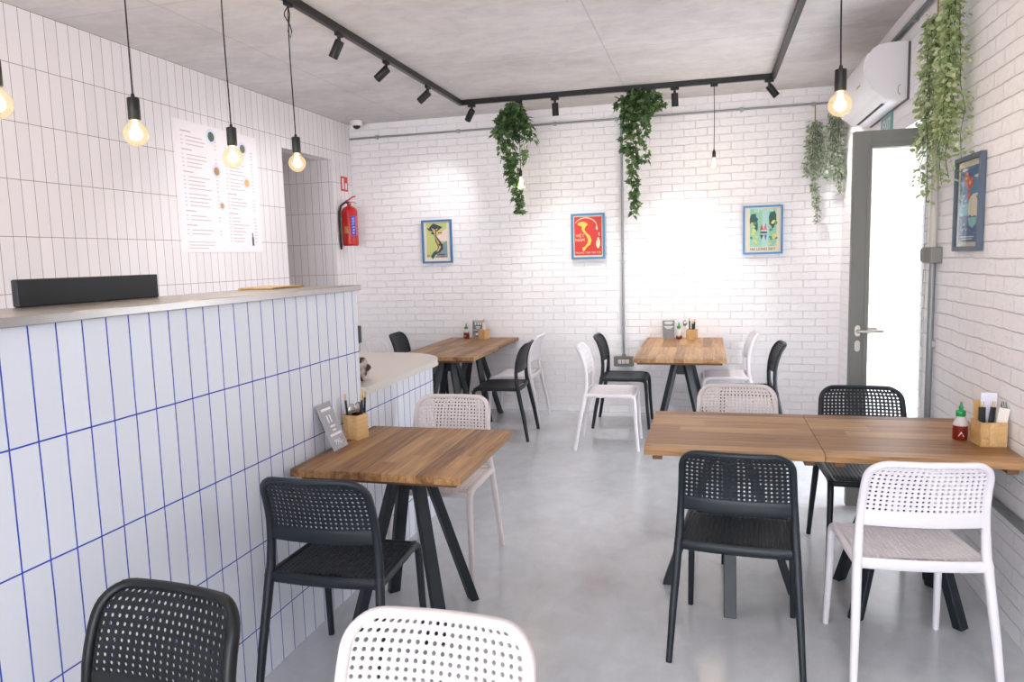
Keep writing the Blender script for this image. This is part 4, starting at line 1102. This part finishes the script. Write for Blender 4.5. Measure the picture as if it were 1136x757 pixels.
# glass door leaf, opened 90 degrees into the room
dr = struct(thing('door_1', None, None, (1.70, 4.73, .012)))
GF = mat('door_grey', (122,122,118), .5, spec=.4)
x0, x1, z1 = .817-1.70, 0.0, 2.228
bm = bmesh.new()
for d in ((x0, x0+.088, -.03, .03, 0, z1), (x1-.088, x1, -.03, .03, 0, z1), (x0+.088, x1-.088, -.03, .03, z1-.088, z1), (x0+.088, x1-.088, -.03, .03, 0, .10)): box(bm, *d, bevel=.003)
for d in ((x0+.074, x0+.096, -.036, .036, .09, z1-.075), (x0+.088, x1-.088, -.036, .036, z1-.098, z1-.076)): box(bm, *d, bevel=.002)
bmesh.ops.recalc_face_normals(bm, faces=bm.faces); link('door_frame', bm, GF, dr)
g = pane_glass()
bxo('glass_pane', (x0+.08, x1-.08, -.008, .008, .09, z1-.08), g, dr)
hd = thing('door_handle', None, None); hd.parent = dr; hd.location = (x0+.040, -.03, 1.075)

HM = mat('satin_handle', (196,190,182), .35, metal=.9)
def oval_plate(z, parent, name='rosette'):
    bm = bmesh.new(); pts = []
    for i in range(24):
        a = 2*PI*i/24; pts.append((.015*math.cos(a), .017*math.sin(a) + math.copysign(.016, math.sin(a)) + z))
    A = [bm.verts.new((x, -.012, zz)) for x, zz in pts]; B = [bm.verts.new((x, 0, zz)) for x, zz in pts]
    for i in range(24): bm.faces.new((A[i], A[(i+1)%24], B[(i+1)%24], B[i]))
    bm.faces.new(A); bm.faces.new(B[::-1]); bmesh.ops.recalc_face_normals(bm, faces=bm.faces)
    return link(name, bm, HM, parent, 'auto')
oval_plate(0, hd)
kp = oval_plate(-.090, hd, 'keyhole_plate')
bm = bmesh.new(); tube(bm, [(0,0,.0), (0,-.045,0), (.006,-.052,0), (.02,-.054,0), (.130,-.054,0)], .0095, n=12); link('lever', bm, HM, hd, 'auto')
# lever on the far face
bm = bmesh.new(); tube(bm, [(0,.06,.0), (0,.105,0), (.006,.112,0), (.02,.114,0), (.130,.114,0)], .0095, n=12); link('lever', bm, HM, hd, 'auto')
# outer fixed frame of the doorway
bm = bmesh.new(); X0 = XR+.36
for d in ((X0, X0+.07, JY0, JY0+.06, 0, JZ), (X0, X0+.07, JY1-.06, JY1, 0, JZ), (X0, X0+.07, JY0, JY1, JZ-.05, JZ)): box(bm, *d, bevel=.003)
bmesh.ops.recalc_face_normals(bm, faces=bm.faces); struct(link('door_2', bm, GF)).name = 'trim_1'

# ------------------------------------------------------------------ light
W = bpy.data.worlds.new('world'); scn.world = W; W.use_nodes = True
bg = W.node_tree.nodes['Background']; bg.inputs[0].default_value = (.90, .95, 1.0, 1); bg.inputs[1].default_value = 3.6
def portal(loc, rot, sx, sy):
    L = bpy.data.lights.new('window_portal', 'AREA'); L.shape = 'RECTANGLE'; L.size = sx; L.size_y = sy; L.cycles.is_portal = True
    o = bpy.data.objects.new('window_portal', L); col.objects.link(o); o.location = loc; o.rotation_euler = rot
portal(((XL+XR)/2+.2, YF-.05, 1.37), (R_(90), 0, 0), 4.5, 2.75)
portal((XR+.5, (JY0+JY1)/2, 1.15), (0, R_(90), 0), 2.3, 1.45)
S = bpy.data.lights.new('sun', 'SUN'); S.energy = 5; S.angle = R_(4); S.color = (1, .97, .93)
so = bpy.data.objects.new('sun', S); col.objects.link(so); so.rotation_euler = Vector((-.75*.36, .66*.36, -.93)).to_track_quat('-Z', 'Y').to_euler()
L = bpy.data.lights.new('passage_fill', 'AREA'); L.energy = .15; L.size = .3; L.color = (1,.95,.88)  # unseen fill light without a fixture, added to brighten the passage
lo = bpy.data.objects.new('passage_fill', L); col.objects.link(lo); lo.location = (XL-.75, NY0+.3, NZ-.05)
scn.view_settings.view_transform = 'Standard'; scn.view_settings.look = 'None'
scn.view_settings.exposure = 1.25; scn.view_settings.gamma = 1; scn.view_settings.use_curve_mapping = False
scn.cycles.use_denoising = True; scn.cycles.max_bounces = 8; scn.cycles.diffuse_bounces = 5; scn.cycles.transparent_max_bounces = 12
scn.cycles.caustics_reflective = False; scn.cycles.caustics_refractive = False; scn.cycles.sample_clamp_indirect = 3
